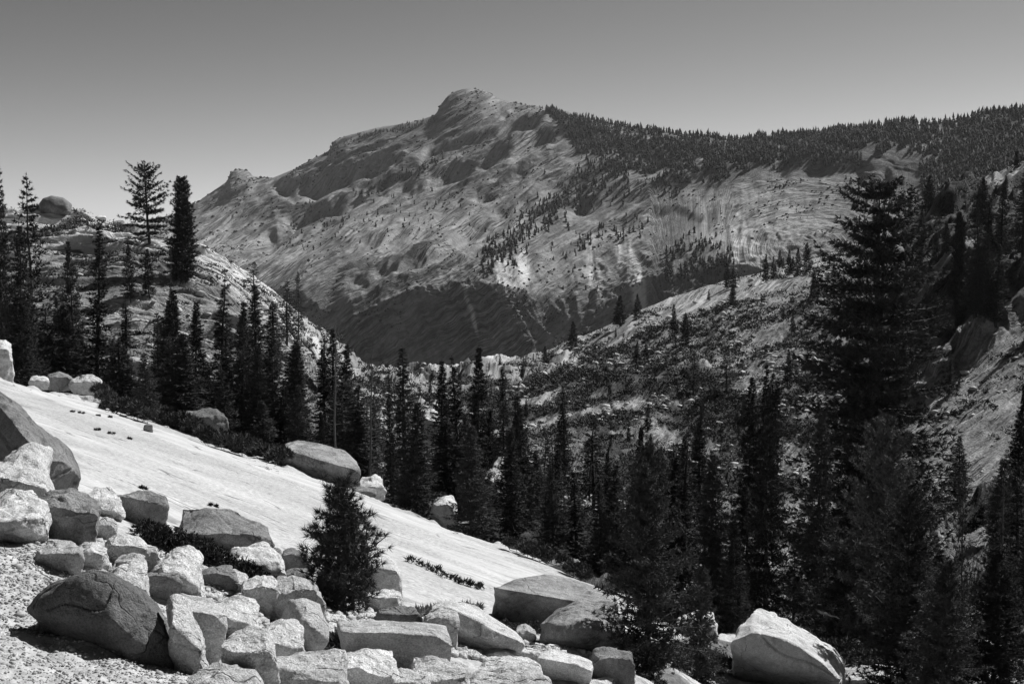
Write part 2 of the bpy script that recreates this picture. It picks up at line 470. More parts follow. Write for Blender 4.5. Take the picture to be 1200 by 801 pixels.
    veg_shade = veg_shade + (1 - kn) * sm(440, 600, px) * (1 - sm(3.0, 4.2, t)) * .95 * sm(-.7, .0, vn) * (1 - sm(1000, 1080, px))  # scrub cover, darkened further to paint in the gully's shadow side
    veg_shade = veg_shade + sm(1020, 1080, px) * sm(2.7, 3.3, t) * .95 * sm(-.6, 0, vn)
    veg_shade = veg_shade * (1 - 0.85 * smooth_slab * (1 - kn)) * (1 - .7 * np.exp(-((px - 275) / 60.) ** 4) * sm(3, 4, t)) * (1 - sm(400, 560, d))
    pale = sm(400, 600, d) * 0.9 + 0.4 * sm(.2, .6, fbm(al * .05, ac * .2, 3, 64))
    pale = pale * (1 - 0.5 * rt) + .85 * kn * sm(2.4, 4.0, t)  # knoll rock paler towards its top: sunlight painted into the colour
    return dz, {'flow': np.stack([al, ac, 0 * al], 1), 'veg_shade': np.clip(veg_shade, 0, 1), 'pale': np.clip(pale, 0, 1)}
B = Sheet(ROW_B, disp_B, [14, 14, 12, 10, 8, 2.5, 14])
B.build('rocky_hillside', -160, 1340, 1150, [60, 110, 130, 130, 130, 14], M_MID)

# --- the mountain
ROW_C = [
 [(-300,520,1100),(200,500,1150),(400,480,1150),(700,470,1100),(900,420,900),(1200,380,800),(1500,380,780)],
 [(-300,420,1500),(200,400,1500),(300,420,1500),(400,450,1330),(470,440,1300),(640,438,1290),(720,410,1270),(850,370,1150),(1000,350,1020),(1200,320,950),(1500,320,900)],
 [(-300,350,1900),(200,330,1900),(300,330,1750),(360,350,1550),(400,383,1380),(440,366,1350),(490,346,1340),(545,334,1340),(600,340,1330),(640,360,1340),(690,345,1370),(760,320,1360),(850,310,1270),(1000,290,1130),(1200,270,1060),(1500,270,1000)],
 [(-300,320,2400),(200,295,2500),(300,285,2350),(400,268,2080),(500,252,1960),(600,255,1760),(700,262,1640),(800,255,1570),(900,236,1500),(1000,225,1380),(1100,215,1300),(1200,200,1210),(1500,190,1180)],
 [(-300,300,2900),(200,268,3000),(300,240,2900),(400,205,2650),(500,180,2450),(560,150,2450),(620,160,2250),(700,180,1950),(780,200,1760),(860,195,1670),(1000,178,1560),(1100,170,1460),(1200,155,1360),(1500,140,1320)],
 [(-300,290,3300),(170,272,3300),(225,241,3300),(250,224,3290),(266,213,3270),(270,203,3265),(278,199,3260),(290,200,3255),(297,208,3250),(320,209,3200),(345,199,3150),(360,191,3100),(385,178,3050),(392,166,3040),(405,161,3020),(425,155,2980),(450,149,2920),(480,146,2860),(498,140,2830),(510,136,2800),(517,124,2790),(525,113,2780),(536,107,2770),(548,105,2765),(564,106,2760),(575,111,2740),(585,118,2710),(600,121,2660),(640,128,2480),(700,143,2250),(760,153,2050),(800,158,1990),(860,165,1890),(900,160,1840),(960,156,1790),(1050,154,1720),(1100,147,1670),(1150,140,1600),(1200,131,1540),(1500,110,1460)],
 [(-300,420,3900),(200,380,3900),(500,300,3500),(860,300,2300),(1200,280,1800),(1500,280,1700)],
]
def poly_band(px, py, pts, w):
    xs = [p[0] for p in pts]; ys = [p[1] for p in pts]
    yl = np.interp(px, xs, ys)
    e = sm(xs[0] - 8, xs[0] + 25, px) * (1 - sm(xs[-1] - 25, xs[-1] + 8, px))
    return (py - yl) / w, e
SCARPS = [  # crest line, height in metres, half width of the face, length of the recovery below
 ([(318,216),(345,222),(380,214),(430,196),(470,182)], 26, 6, 26),
 ([(285,300),(300,286),(325,276),(340,262)], 16, 5, 30),
 ([(330,262),(400,238),(470,205),(520,170),(560,158),(640,142)], 20, 5, 22),
 ([(455,232),(520,205),(580,180),(640,160),(660,158)], 16, 5, 25),
 ([(400,295),(440,284),(500,262),(560,225),(620,196)], 16, 5, 26),
 ([(405,330),(450,312),(500,298),(560,262),(620,232)], 18, 5, 22),
 ([(640,140),(660,132),(675,138),(690,150)], 26, 4, 20),
 ([(665,252),(680,240),(700,238)], 22, 4, 20),
 ([(690,292),(730,262),(790,250),(830,262)], 9, 4, 30),
 ([(900,205),(930,195),(1000,190),(1030,200)], 12, 5, 26),
 ([(1010,215),(1040,200),(1060,215)], 16, 6, 30),
 ([(505,300),(540,280),(600,262),(650,240)], 10, 4, 20),
]
VEG = [
 ([(372,186),(400,168),(440,158),(480,152),(512,146)], 5),
 ([(400,228),(450,215),(505,190),(560,170),(640,150)], 4),
 ([(560,312),(600,288),(640,250),(690,212),(740,195)], 8),
 ([(640,132),(700,165),(780,180),(860,182),(960,165),(1060,162),(1220,145)], 20),
 
 ([(895,195),(940,186),(1010,188)], 9), ([(1060,235),(1120,200),(1220,190)], 34),
 ([(405,380),(440,350),(500,325),(560,318)], 8),
 ([(300,268),(340,250),(380,240)], 5), ([(415,318),(470,300),(520,285)], 6),
]
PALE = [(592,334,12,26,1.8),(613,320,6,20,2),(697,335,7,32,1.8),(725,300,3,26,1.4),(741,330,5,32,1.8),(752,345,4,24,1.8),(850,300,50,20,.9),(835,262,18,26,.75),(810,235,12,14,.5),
        (725,277,3,6,1),(1060,245,26,26,.6),(1110,190,16,16,1.0),(600,200,40,20,.12),(470,345,60,12,.12),(560,135,30,10,.12),(890,250,85,36,.45)]  # white scars in the rock; dome spots add sunlit highlights as paler colour
def disp_C(px, d, z, t):
    x = (px - 600) / F * d
    py = pyof(z, d)
    a1 = (px * .87 - py * .50) * 4.0; c1 = (px * .50 + py * .87) * 4.0
    x0, d0 = (945 - 600) / F * 1230, 1180.
    rr = np.sqrt(((x - x0) * 1.0) ** 2 + ((d - d0) / 3.2) ** 2 + 1)
    ang = np.arctan2((d - d0) / 3.2, (x - x0))
    dome = sm(760, 860, px) * (1 - sm(1040, 1120, px)) * sm(1.0, 1.6, t) * (1 - sm(3.4, 4.0, t))
    al = (1 - dome) * a1 + dome * ang * 120; ac = (1 - dome) * c1 * .8 + dome * rr * 2.2
    amp = 0.5 + 0.5 * sm(1.9, 2.3, t)
    edge = (1 - (0.97 - .12 * (1 - sm(480, 560, px))) * sm(4.35, 4.96, t)) * np.clip(d / 2400, .4, 1.1)
    wa = 12 * fbm(px * .006, py * .009, 3, 70) + 3 * n2(px * .04, py * .06, 69)
    ca = c1 + wa
    g = .8 * ridge(a1 * .0012, ca * .0065, 4, 71)
    g2 = ridge(a1 * .004, ca * .030, 4, 75)
    blk = fbm(x * .05, d * .022, 4, 80)
    rgh = sm(-.25, .45, fbm(px * .012, py * .02, 3, 81))                # smooth sheets and broken ground
    qa = -ca / 74. + .45 * fbm(a1 * .0012, ca * .005, 3, 171); qb = -ca / 27. + .6 * fbm(a1 * .0028, ca * .012, 3, 172)
    qc = -ca / 11. + .8 * fbm(a1 * .006, ca * .03, 3, 177)
    dz = (1 - dome) * (9 * g + (1.0 + 2.5 * rgh) * g2 + 1.5 * rgh * blk + 11 * saw(qa, .30) * sm(-.6, .5, n2(a1 * .0022, ca * .012, 173))
         + 6.5 * saw(qb, .30) * sm(-.45, .4, n2(a1 * .0045, ca * .022, 174)) + 2.6 * saw(qc, .35) * sm(-.3, .4, n2(a1 * .010, ca * .05, 178)))
    w2 = 10 * fbm(x * .02, d * .006, 3, 74)
    dz = dz + dome * (2.2 * ridge(ang * 1.6 + w2 * .02, (rr + w2) * .055, 5, 77) + 1.6 * np.abs(blk) + 4 * fbm(x * .01, d * .004, 3, 78))
    qd = -rr / 17. + .8 * fbm(ang * 1.2, rr * .02, 3, 175)
    dz = dz + dome * 5.5 * saw(qd, .25) * sm(-.5, .3, n2(ang * 2.2, rr * .03, 176))
    dz = dz + 9 * fbm(x * .004, d * .003, 3, 79)
    dz = dz * amp * edge
    # gullies that run down the cliff band
    cl = np.exp(-((t - 1.7) / 0.55) ** 2)
    dz = dz + cl * 7 * ridge((x + .5 * z) * .016, (d + z) * .006, 4, 83) * sm(380, 440, px)
    for pts, h, w, rec in SCARPS:
        e, m = poly_band(px, py + 2.5 * n2(px * .05, py * .05, 88), pts, w)
        sc = 1.0
        dz = dz - 1.5 * h * m * sm(-1, 1, e) * (1 - sm(1, rec / w, e)) * (0.75 + .5 * n2(px * .04, py * .04, 89)) * edge
    veg_shade = 0
    for pts, w in VEG:
        e, m = poly_band(px, py, pts, w)
        veg_shade = veg_shade + m * np.exp(-e ** 2) * sm(-.45, .15, fbm(x * .02, d * .012, 3, 91))
    veg_shade = veg_shade + .55 * sm(.2, .6, fbm(al * .008, ac * .035, 4, 93)) * (1 - .7 * dome)
    rightside = sm(1040, 1120, px)
    veg_shade = veg_shade + rightside * .5 * sm(0, .4, fbm(x * .02, d * .01, 3, 95))
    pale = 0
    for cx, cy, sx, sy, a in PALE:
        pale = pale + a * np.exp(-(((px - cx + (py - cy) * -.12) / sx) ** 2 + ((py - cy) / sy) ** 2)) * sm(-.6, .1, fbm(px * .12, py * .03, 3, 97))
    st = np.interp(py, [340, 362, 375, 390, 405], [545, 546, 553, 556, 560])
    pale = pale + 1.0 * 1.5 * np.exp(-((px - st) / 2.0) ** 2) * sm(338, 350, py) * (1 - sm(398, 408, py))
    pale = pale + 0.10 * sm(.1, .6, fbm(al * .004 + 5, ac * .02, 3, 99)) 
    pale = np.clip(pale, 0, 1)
    veg_shade = np.clip(veg_shade, 0, 1) * (1 - pale)
    return dz, {'flow': np.stack([al, ac, 0 * al], 1), 'veg_shade': veg_shade, 'pale': pale}
Cm = Sheet(ROW_C, disp_C, [20, 14, 8, 8, 6, 1.0, 10])
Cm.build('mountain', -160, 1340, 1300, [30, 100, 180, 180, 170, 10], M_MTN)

# ------------------------------------------------------------------ rocks
rnd = random.Random(3)
def rock_mesh(name, pts, seed, mat, rough=0.03, smooth_it=2, px_size=0.02, cuts=7):
    """a solid stone: the hull of its corners, re-meshed finely, its arrises worn and its faces roughened"""
    bm = bmesh.new()
    for p in pts: bm.verts.new(p)
    r = bmesh.ops.convex_hull(bm, input=bm.verts)
    bmesh.ops.delete(bm, geom=list({g for g in r['geom_interior'] + r['geom_unused'] if isinstance(g, bmesh.types.BMVert)}), context='VERTS')
    bmesh.ops.recalc_face_normals(bm, faces=bm.faces)
    R = random.Random(seed * 3 + 5)
    co = [v.co.copy() for v in bm.verts]; ctr = sum(co, Vector()) / len(co)
    for _ in range(cuts):                                  # joint planes that knock the corners off
        nv = Vector((R.gauss(0, 1), R.gauss(0, 1) - .4, R.gauss(0, .8))).normalized()
        far = max((v.co - ctr).dot(nv) for v in bm.verts)
        pl = ctr + nv * far * R.uniform(.80, .95)
        g = bmesh.ops.bisect_plane(bm, geom=bm.verts[:] + bm.edges[:] + bm.faces[:], plane_co=pl, plane_no=nv, clear_outer=True)
        ed = [e for e in g['geom_cut'] if isinstance(e, bmesh.types.BMEdge)]
        if ed: bmesh.ops.contextual_create(bm, geom=ed)
    bmesh.ops.recalc_face_normals(bm, faces=bm.faces)
    bmesh.ops.triangulate(bm, faces=bm.faces)
    n = 0
    while n < 6:
        es = [e for e in bm.edges if e.calc_length() > px_size * 1.6]
        if not es or len(bm.faces) > 26000: break
        bmesh.ops.subdivide_edges(bm, edges=es, cuts=1, use_grid_fill=False)
        bmesh.ops.triangulate(bm, faces=[f for f in bm.faces if len(f.verts) > 3])
        n += 1
    for _ in range(smooth_it):
        bmesh.ops.smooth_vert(bm, verts=bm.verts, factor=0.5, use_axis_x=True, use_axis_y=True, use_axis_z=True)
    bm.normal_update()
    me = bpy.data.meshes.new(name); bm.to_mesh(me); bm.free()
    N = len(me.vertices)
    co = np.zeros(N * 3, np.float32); me.vertices.foreach_get('co', co); co = co.reshape(-1, 3).astype(float)
    no = np.zeros(N * 3, np.float32); me.vertices.foreach_get('normal', no); no = no.reshape(-1, 3)
    size = (co.max(0) - co.min(0)).max()
    h = fbm3(co / size * 2.2, 3, seed) * size * rough * 1.6 + fbm3(co / size * 9, 3, seed + 5) * size * rough * .45
    jn = np.array([R.gauss(0, .5), R.gauss(0, .5), 1.0]); jn /= np.linalg.norm(jn)
    q = (co @ jn) / size * R.uniform(3, 6) + .5 * n3(co / size * 2.5, seed + 7)
    st = np.abs(n3(co / size * np.array([1.5, 1.5, 5.0]), seed + 9)) * size * rough * .8 + (sm(.0, .12, q - np.floor(q)) - 1) * -size * rough * .5
    co = co + no * (h - st)[:, None]
    me.vertices.foreach_set('co', co.astype(np.float32).ravel())
    me.polygons.foreach_set('use_smooth', np.ones(len(me.polygons), bool))
    me.update(); me.materials.append(mat)
    return me

def place_rock(name, wpts, seed, mat, label, group=None, rough=.03, smooth_it=2, d=15, cat='boulder', cuts=7):
    w = np.array(wpts); c = w.mean(0); c[2] = w[:, 2].min()
    ps = max(1.6 * d / F, 0.012)
    me = rock_mesh(name, [tuple(q) for q in (w - c)], seed, mat, rough, smooth_it, ps, cuts)
    o = link(name, me, loc=tuple(c)); tag(o, label, cat, group)
    return o

_seed = [10]
def block(x0, y0, x1, y1, label, top=.3, mat=None, sheet=A, group=None, thick=None, skew=0., peak=None, rough=.034, sm_it=1, d=None, foot=None, cat='boulder', name='boulder'):
    """a boulder filling the photograph's box, standing on the ground where its foot is"""
    _seed[0] += 1; R = random.Random(_seed[0] * 7 + 1)
    if d is None:
        h = sheet.hit((x0 + x1) / 2, foot or (y1 - 1)); d = h[1] if h else 40
    x0, x1 = x0 - (x1 - x0) * .11, x1 + (x1 - x0) * .12; y0 -= (y1 - y0) * .05
    w, hh = x1 - x0, y1 - y0
    yt = y0 + top * hh
    T = thick or max(w * d / F * .55, min(top * hh * d / F * 3.2, w * d / F * 1.4))
    xm0, xm1 = x0 + w * (.10 + .12 * R.random()), x1 - w * (.08 + .12 * R.random())
    pts = []
    def q(x, y, dd): pts.append(P(x, y, d + dd - T * .15))
    q(x0 + w * .04, y1 - .12 * hh, T * .45); q(x1 - w * .05, y1 - .10 * hh, T * .45)
    q(x0 + w * .3, y1, T * .28); q(x1 - w * .3, y1, T * .28)
    q(x0 + w * .02, yt + .25 * hh + skew * hh, T * .3); q(x1 - w * .02, yt + .25 * hh - skew * hh, T * .3)
    q(xm0, yt + skew * hh * .6 + R.uniform(0, .08) * hh, T * .12); q(xm1, yt - skew * hh * .6 + R.uniform(0, .08) * hh, T * .12)
    q(x0 + w * .5, yt + R.uniform(-.06, .06) * hh, T * .05)
    q(x0 + w * .12, y0 + top * hh * .5 + max(skew, 0) * hh, T * .75); q(x1 - w * .10, y0 + top * hh * .5 + max(-skew, 0) * hh, T * .7)
    pk = peak if peak is not None else .5 - skew
    q(x0 + w * pk, y0, T * (.85 if top > .15 else .45)); q(x0 + w * min(pk + .22, .9), y0 + .03 * hh, T)
    q(x0 + w * max(pk - .22, .1), y0 + .04 * hh, T)
    # buried back and underside
    for xx in (.1, .9):
        xw, yw, zw = P(x0 + w * xx, y1, d + T)
        pts.append((xw, yw, zw - hh * d / F * .35))
    xw, yw, zw = P(x0 + w * .5, y1, d + T * .4); pts.append((xw, yw, zw - hh * d / F * .4))
    # shrink slightly because wear pulls the outline in
    return place_rock(name, pts, _seed[0], mat or M_ROCK, label, group, rough, sm_it, d, cat)

def outline_rock(pts2, d, thick, label, mat, bulge=.35, rough=.02, sm_it=4, lean=0.0, group=None, cat='boulder', top_back=1.0, cuts=2, ring=.72):
    """a boulder whose outline is given in photograph positions; real thickness behind it, a swelling face in front"""
    _seed[0] += 1
    cx = sum(p[0] for p in pts2) / len(pts2); cy = sum(p[1] for p in pts2) / len(pts2)
    pts = []
    ys = [p[1] for p in pts2]; y0, y1 = min(ys), max(ys)
    for x, y in pts2:
        k = (y1 - y) / (y1 - y0)
        pts.append(P(x, y, d + thick * (.35 + lean * k)))
        xi, yi = cx + (x - cx) * ring, cy + (y - cy) * ring
        pts.append(P(xi, yi, d + thick * lean * k * .8 + thick * .03))
        bx, by, bz = P(cx + (x - cx) * .75, cy + (y - cy) * .80, d + thick * (1 + .2 * k) * top_back)
        pts.append((bx, by, bz))
    pts.append(P(cx, cy, d - thick * bulge * .3))
    for x, y in pts2:
        if y > cy:
            bx, by, bz = P(cx + (x - cx) * .6, y, d + thick * .6); pts.append((bx, by, bz - (y1 - y0) * d / F * .35))
    return place_rock('boulder', pts, _seed[0], mat, label, group, rough, sm_it, d, cat, cuts)

def ledge_rock(back, edge, foot, d, T, label, mat, rough=.015, sm_it=2, under=.3, cat='boulder', cuts=3, drop=0.):
    """a boulder with a lit roof between its back crest and front edge, and a shaded face down to its foot"""
    _seed[0] += 1
    pts = [P(x, y, d + T) for x, y in back] + [P(x, y, d) for x, y in edge] + [P(x, y, d + T * under) for x, y in foot]
    y1 = max(p[1] for p in foot)
    for x, y in (foot[0], foot[-1]):
        a, b, c = P(x, y1, d + T * .9); pts.append((a, b, c - 12 * d / F))
    for x, y in back[1:-1]:
        a, b, c = P(x, y, d + T * 1.5); pts.append((a, b, c - 14 * d / F))
    return place_rock('boulder', pts, _seed[0], mat, label, None, rough, sm_it, d, cat, cuts)

def dA(px, py): 
    h = A.hit(px, py); return h[1] if h else 30.

# the dark weathered boulder in the lower left corner and its neighbours
outline_rock([(30,712),(45,694),(62,681),(87,670),(108,668),(130,671),(152,684),(170,697),(188,712),(200,732),(208,752),(218,782),(226,812),(180,825),(140,798),(100,765),(60,738)],
             dA(95,752), 1.0, 'large dark weathered boulder with a rounded top, half buried in the gravel', M_DARK, lean=.15, ring=.9, cuts=0, bulge=.6)
outline_rock([(-30,440),(0,457),(18,463),(33,480),(43,492),(62,508),(80,527),(95,548),(98,562),(90,576),(50,580),(0,590),(-30,590)],
             dA(60,580), 2.0, 'coarse grey speckled boulder wedged against the left edge, above the bright rocks', M_LICH, lean=.5)
block(38,574,116,640, 'rough dark topped boulder just below the speckled boulder on the left edge', .35, M_LICH, skew=-.05)
block(-20,575,55,640, 'smooth bright boulder at the left edge above the gravel', .55)
block(-15,528,60,592, 'pale sloping boulder at the left edge under the speckled boulder', .6, skew=-.15)
block(113,606,136,636, 'small square block with a shaded face beside the dark topped boulder', .3)
block(42,632,94,672, 'low pale block with a notched top, at the upper edge of the gravel', .4)
block(88,634,126,674, 'bright cube shaped block with a shaded foot, at the upper edge of the gravel', .45)
block(126,628,184,676, 'boulder with a smooth dark triangular face above the pyramid shaped stone', .25, skew=-.12, peak=.25)
block(122,650,172,700, 'long bright boulder lying behind the large dark weathered boulder', .7, skew=-.2)
block(164,672,208,706, 'small pyramid shaped stone with a black face in the boulder pile', .12, M_LICH, peak=.5)
block(136,574,192,616, 'flat ragged dark slab lying at the foot of the smooth granite slope', .25, M_LICH, skew=-.2)
block(96,570,142,606, 'low bright ledge stone beside the ragged dark slab', .7)
block(208,596,315,650, 'broad low boulder speckled with lichen, behind the dark mat of shrub', .55, M_LICH, skew=-.08, peak=.35, rough=.02)
block(272,632,332,686, 'bright rounded boulder at the right end of the shrub mat', .5, skew=-.1, peak=.35)
block(326,644,360,684, 'small dark triangular boulder left of the young pine', .2, M_LICH)
block(312,640,330,660, 'little round dark cobble behind the small triangular boulder', .3, M_LICH)
block(333,664,362,690, 'low dark stone between the triangular boulder and the young pine', .4, M_LICH)
block(316,676,374,738, 'blocky boulder with a flat bright top and a dark left face, below the young pine', .28, skew=.04)
outline_rock([(330,722),(341,700),(358,694),(376,706),(386,730),(387,750),(374,764),(352,756),(334,744)], dA(360,770), .6,
             'tall grey wedge of rock standing in front of the young pine', M_ROCK, lean=.6)
block(284,674,326,724, 'split boulder with a grey slanting face, right of the bright rounded boulder', .3, skew=-.1)
block(232,662,276,694, 'shaded hollow faced stone under the shrub mat', .3, M_LICH, skew=-.1)
block(258,668,292,700, 'small pale stone in the pile below the shrub mat', .5)
block(180,640,236,700, 'large tilted bright boulder at the left end of the shrub mat', .65, skew=-.22)
ledge_rock([(196,702),(214,694),(240,698),(262,712)], [(192,712),(210,716),(240,720),(266,722)], [(204,745),(222,768),(240,780),(258,772)], dA(236,782), .7,
      'big bright block with a wide dark front, right of the weathered boulder', M_ROCK, under=.3)
block(198,702,240,790, 'pale boulder pressed against the right side of the large weathered boulder', .5, skew=-.3, peak=.2)
block(236,700,300,752, 'pale faceted boulder behind the big bright block', .5, skew=-.2)
block(258,740,322,812, 'squat grey boulder at the bottom edge, right of the big bright block', .3, skew=-.06)
block(300,728,356,790, 'bright cracked boulder with streaked faces, below the grey wedge', .45, skew=-.15)
block(300,764,402,820, 'wide pale boulder with slanting dark joints at the bottom edge', .5, M_ROCK, skew=-.18)
block(378,758,462,822, 'light angular boulder at the bottom edge, left of the long block', .45, skew=-.15)
block(214,778,306,830, 'low gravel strewn boulder at the bottom edge', .6, skew=-.1)
ledge_rock([(396,728),(440,726),(490,727),(522,733)], [(400,741),(425,740),(470,742),(490,748),(512,745),(532,757)], [(404,762),(436,780),(470,786),(500,785),(526,770)], dA(460,792), .75,
             'long flat topped block with a broad shaded front, below the young pine', M_ROCK, under=.4)
ledge_rock([(437,650),(447,645),(462,656)], [(430,664),(450,666),(470,668),(474,676)], [(430,700),(452,706),(473,702)], dA(452,710), .9,
             'blocky boulder with sloping bright roof and dark front, just right of the young pine', M_ROCK, under=.25)
block(429,690,470,722, 'pale humped boulder at the foot of the blocky boulder by the young pine', .35)
block(442,712,494,738, 'dark low boulder wedged above the long flat topped block', .3, M_LICH)
block(494,713,534,760, 'light rounded boulder at the right end of the long flat topped block', .3)
ledge_rock([(515,704),(535,702),(560,709),(590,730),(612,748)], [(500,716),(520,712),(540,722),(560,732),(590,745),(617,757)], [(520,742),(536,758),(560,765),(600,765)], dA(560,770), 1.2,
             'large boulder with bright right flank and shaded hollow front, amid the boulder field', M_ROCK, under=.35)
ledge_rock([(600,682),(640,673),(665,676),(700,688),(724,700)], [(576,687),(600,695),(640,702),(680,706),(724,712)], [(580,706),(600,726),(640,738),(690,738),(722,728)], dA(640,742), 1.8,
             'big broad boulder with shaded front and lichen patches, at the lower end of the slope', M_LICH, under=.35)
outline_rock([(632,730),(650,712),(680,700),(710,706),(732,724),(734,750),(700,762),(660,760),(634,752)], dA(680,768), 1.1,
             'rounded lichen mottled boulder in front of the big broad boulder', M_LICH, lean=.9, rough=.02)
block(604,731,627,752, 'small white stone between the two large lichen covered boulders', .5)
block(566,756,604,778, 'flat pale stone in the row below the hollow fronted boulder', .45)
block(600,758,634,780, 'small shaded stone with a light rim, right of the flat pale stone', .3)
ledge_rock([(632,764),(650,760),(680,766),(694,774)], [(630,770),(650,774),(675,778),(694,786)], [(634,796),(660,806),(690,804)], dA(662,800), .6,
      'squat block with a bright rim and a black front below the boulder field', M_ROCK, under=.3)
block(556,768,632,800, 'wide light slab stone below the flat pale stone', .55, skew=.05)
block(536,782,646,824, 'very bright flat boulder on the bottom edge in the centre', .6, skew=-.06)
block(480,768,548,822, 'sharp edged bright boulder with a black left face on the bottom edge', .5, peak=.35)
block(440,784,500,826, 'grey boulder cut off by the bottom edge, below the long flat topped block', .4)
block(690,760,740,800, 'half hidden dark boulder under the fuzzy young pine on the bottom edge', .3, M_LICH)
# right foreground
ledge_rock([(885,710),(905,716),(950,740),(972,756),(990,775)], [(857,750),(880,740),(905,744),(935,757),(970,780),(990,800)], [(862,780),(880,805),(930,826),(985,830)], dA(930,806), 3.0,
             'great boulder with a brilliant white top and a black underside, among the dark pines', M_ROCK, under=1.0, rough=.022, cuts=0)
block(794,716,838,750, 'bright boulder seen between the fuzzy young pine and the white topped boulder', .5, skew=-.15)
block(784,744,830,786, 'grey rounded boulder leaning below the bright boulder among the pines', .35, M_LICH, skew=-.25)
block(806,660,834,688, 'pale boulder in a gap of the pines, above the white topped boulder', .5, sheet=B)
block(786,682,836,698, 'thin bright ledge of rock in a gap of the pines', .6, sheet=B)
block(985,786,1020,806, 'small white stone beyond the foot of the white topped boulder', .5)
block(1100,776,1134,800, 'small pale boulder beneath the pines in the lower right corner', .5)
# upper slab and crest
ledge_rock([(335,519),(350,515),(375,518),(402,526),(418,540)], [(325,538),(332,527),(360,534),(390,546),(404,556),(422,552)], [(328,548),(350,560),(380,568),(405,568),(418,562)], 55., 2.6,
             'large oval boulder with a smooth shaded side, perched on the slope edge', M_LICH, rough=.012, sm_it=4, under=.3)
block(210,480,264,512, 'round dark boulder in front of the firs on the upper edge of the slope', .25, M_DARK, d=61)
block(169,496,179,507, 'tiny dark cube of rock alone on the granite slope', .25, M_LICH)
block(-14,398,14,442, 'upright pale boulder cut off by the left edge, above the slope', .3, d=68)
block(420,556,450,580, 'bright low boulder just right of the large oval boulder', .6, d=56)
block(406,570,440,586, 'dark flat stone in the shade beside the large oval boulder', .4, M_LICH, d=54)
block(658,654,682,670, 'small round boulder on the lower end of the slope crest', .4, M_LICH, d=43)
block(640,655,658,672, 'small dark stone beside the round boulder on the slope crest', .4, M_LICH, d=42)
block(565,534,592,590, 'tall pale slab leaning in the gap between the middle firs', .7, d=80, skew=-.3)
block(506,580,536,606, 'bright boulder at the foot of the middle firs', .5, d=60)
block(496,478,514,512, 'pale upright rock behind the middle firs', .5, d=105)
block(400,486,420,545, 'bleached leaning slab of rock behind the two thin dead trunks', .7, d=84, skew=-.3)
block(55,436,84,452, 'dark rounded boulder on the crest in the upper left', .35, M_LICH, d=70)
block(82,440,118,456, 'bright boulder beside the dark rounded one on the upper left crest', .5, d=69)
block(34,440,56,452, 'small white boulder near the left end of the crest', .5, d=68)
# knoll top
outline_rock([(44,240),(49,232),(60,229),(76,231),(85,240),(84,250),(70,254),(48,252)], 154, 3.0,
             'big dark boulder perched on the skyline of the pale knoll', M_DARK, rough=.015, lean=.2)
for (a, b_, c, e, l) in [(112,252,124,260,'first small round stone on the knoll skyline right of the perched boulder'),
                         (132,258,146,268,'larger dark round boulder on the knoll skyline'),
                         (146,262,158,270,'small dark boulder leaning beside the larger round one on the knoll skyline'),
                         (84,246,96,255,'pale lump of rock right behind the perched boulder')]:
    block(a, b_, c, e, l, .3, M_LICH if 'dark' in l else M_ROCK, d=161)

# small stones of the boulder field: each a boulder of its own, all of one build
protos = []
for i in range(12):
    R = random.Random(100 + i)
    pts = [(R.uniform(-.5, .5), R.uniform(-.5, .5), R.uniform(-.32, .32)) for _ in range(11)]
    pts = [(x / max(1, abs(x) * 1.2), y / max(1, abs(y) * 1.2), z) for x, y, z in pts]
    protos.append(rock_mesh('field_stone', pts, 200 + i, M_ROCK, .04, 1, .05, 3))
def stone(x, y, z, s, label, group, cat='stone', flat=.8):
    o = link('field_stone', rnd.choice(protos), loc=(x, y, z - s * .12))
    o.scale = (s, s * rnd.uniform(.7, 1.1), s * flat * rnd.uniform(.7, 1.1))
    o.rotation_euler = (rnd.uniform(-.35, .35), rnd.uniform(-.35, .35), rnd.uniform(0, 6.28))
    tag(o, label, cat, group); return o
def scatter(n, poly, smin, smax, label, group, sheet=A, pw=2.0):
    xs = [p[0] for p in poly]; ys = [p[1] for p in poly]
    def inside(x, y):
        c = False; j = len(poly) - 1
        for i in range(len(poly)):
            xi, yi = poly[i]; xj, yj = poly[j]
            if (yi > y) != (yj > y) and x < (xj - xi) * (y - yi) / (yj - yi) + xi: c = not c
            j = i
        return c
    k = 0; t = 0
    while k < n and t < n * 60:
        t += 1
        x = rnd.uniform(min(xs), max(xs)); y = rnd.uniform(min(ys), max(ys))
        if not inside(x, y): continue
        h = sheet.hit(x, y)
        if not h: continue
        s = (smin + (smax - smin) * rnd.random() ** pw) * h[1] / F      # sizes in photograph pixels at that distance
        yield h, s
        k += 1
FIELD = [(110,640),(200,650),(330,690),(450,715),(620,760),(740,765),(740,830),(300,830),(240,790),(180,700)]
ORDN = ['first','second','third','fourth','fifth','sixth','seventh','eighth','ninth','tenth','eleventh','twelfth','thirteenth','fourteenth','fifteenth','sixteenth','seventeenth','eighteenth','nineteenth','twentieth']
def ordinal(i): return ORDN[i] if i < 20 else 'twenty-' + ORDN[i - 20] if i < 29 else 'far'
def strew(n, poly, a, b, what, group, marks, sheet=A, k=1.0):
    sec = {}
    for h, s_ in scatter(n, poly, a, b, '', '', sheet=sheet, pw=1.3 if poly is FIELD else 2.0):
        o = stone(*h, s_ * k, what, group)
        px = 600 + (h[0] / h[1]) * F * .985; py = pyof(h[2], h[1])
        m = min(marks, key=lambda q: (q[0] - px) ** 2 + (q[1] - py) ** 2)[2]
        sec.setdefault(m, []).append((px, o))
    for m, L_ in sec.items():
        for i, (_, o) in enumerate(sorted(L_, key=lambda q: q[0])):
            o['label'] = '%s, %s from the left %s' % (what, ordinal(i), m)
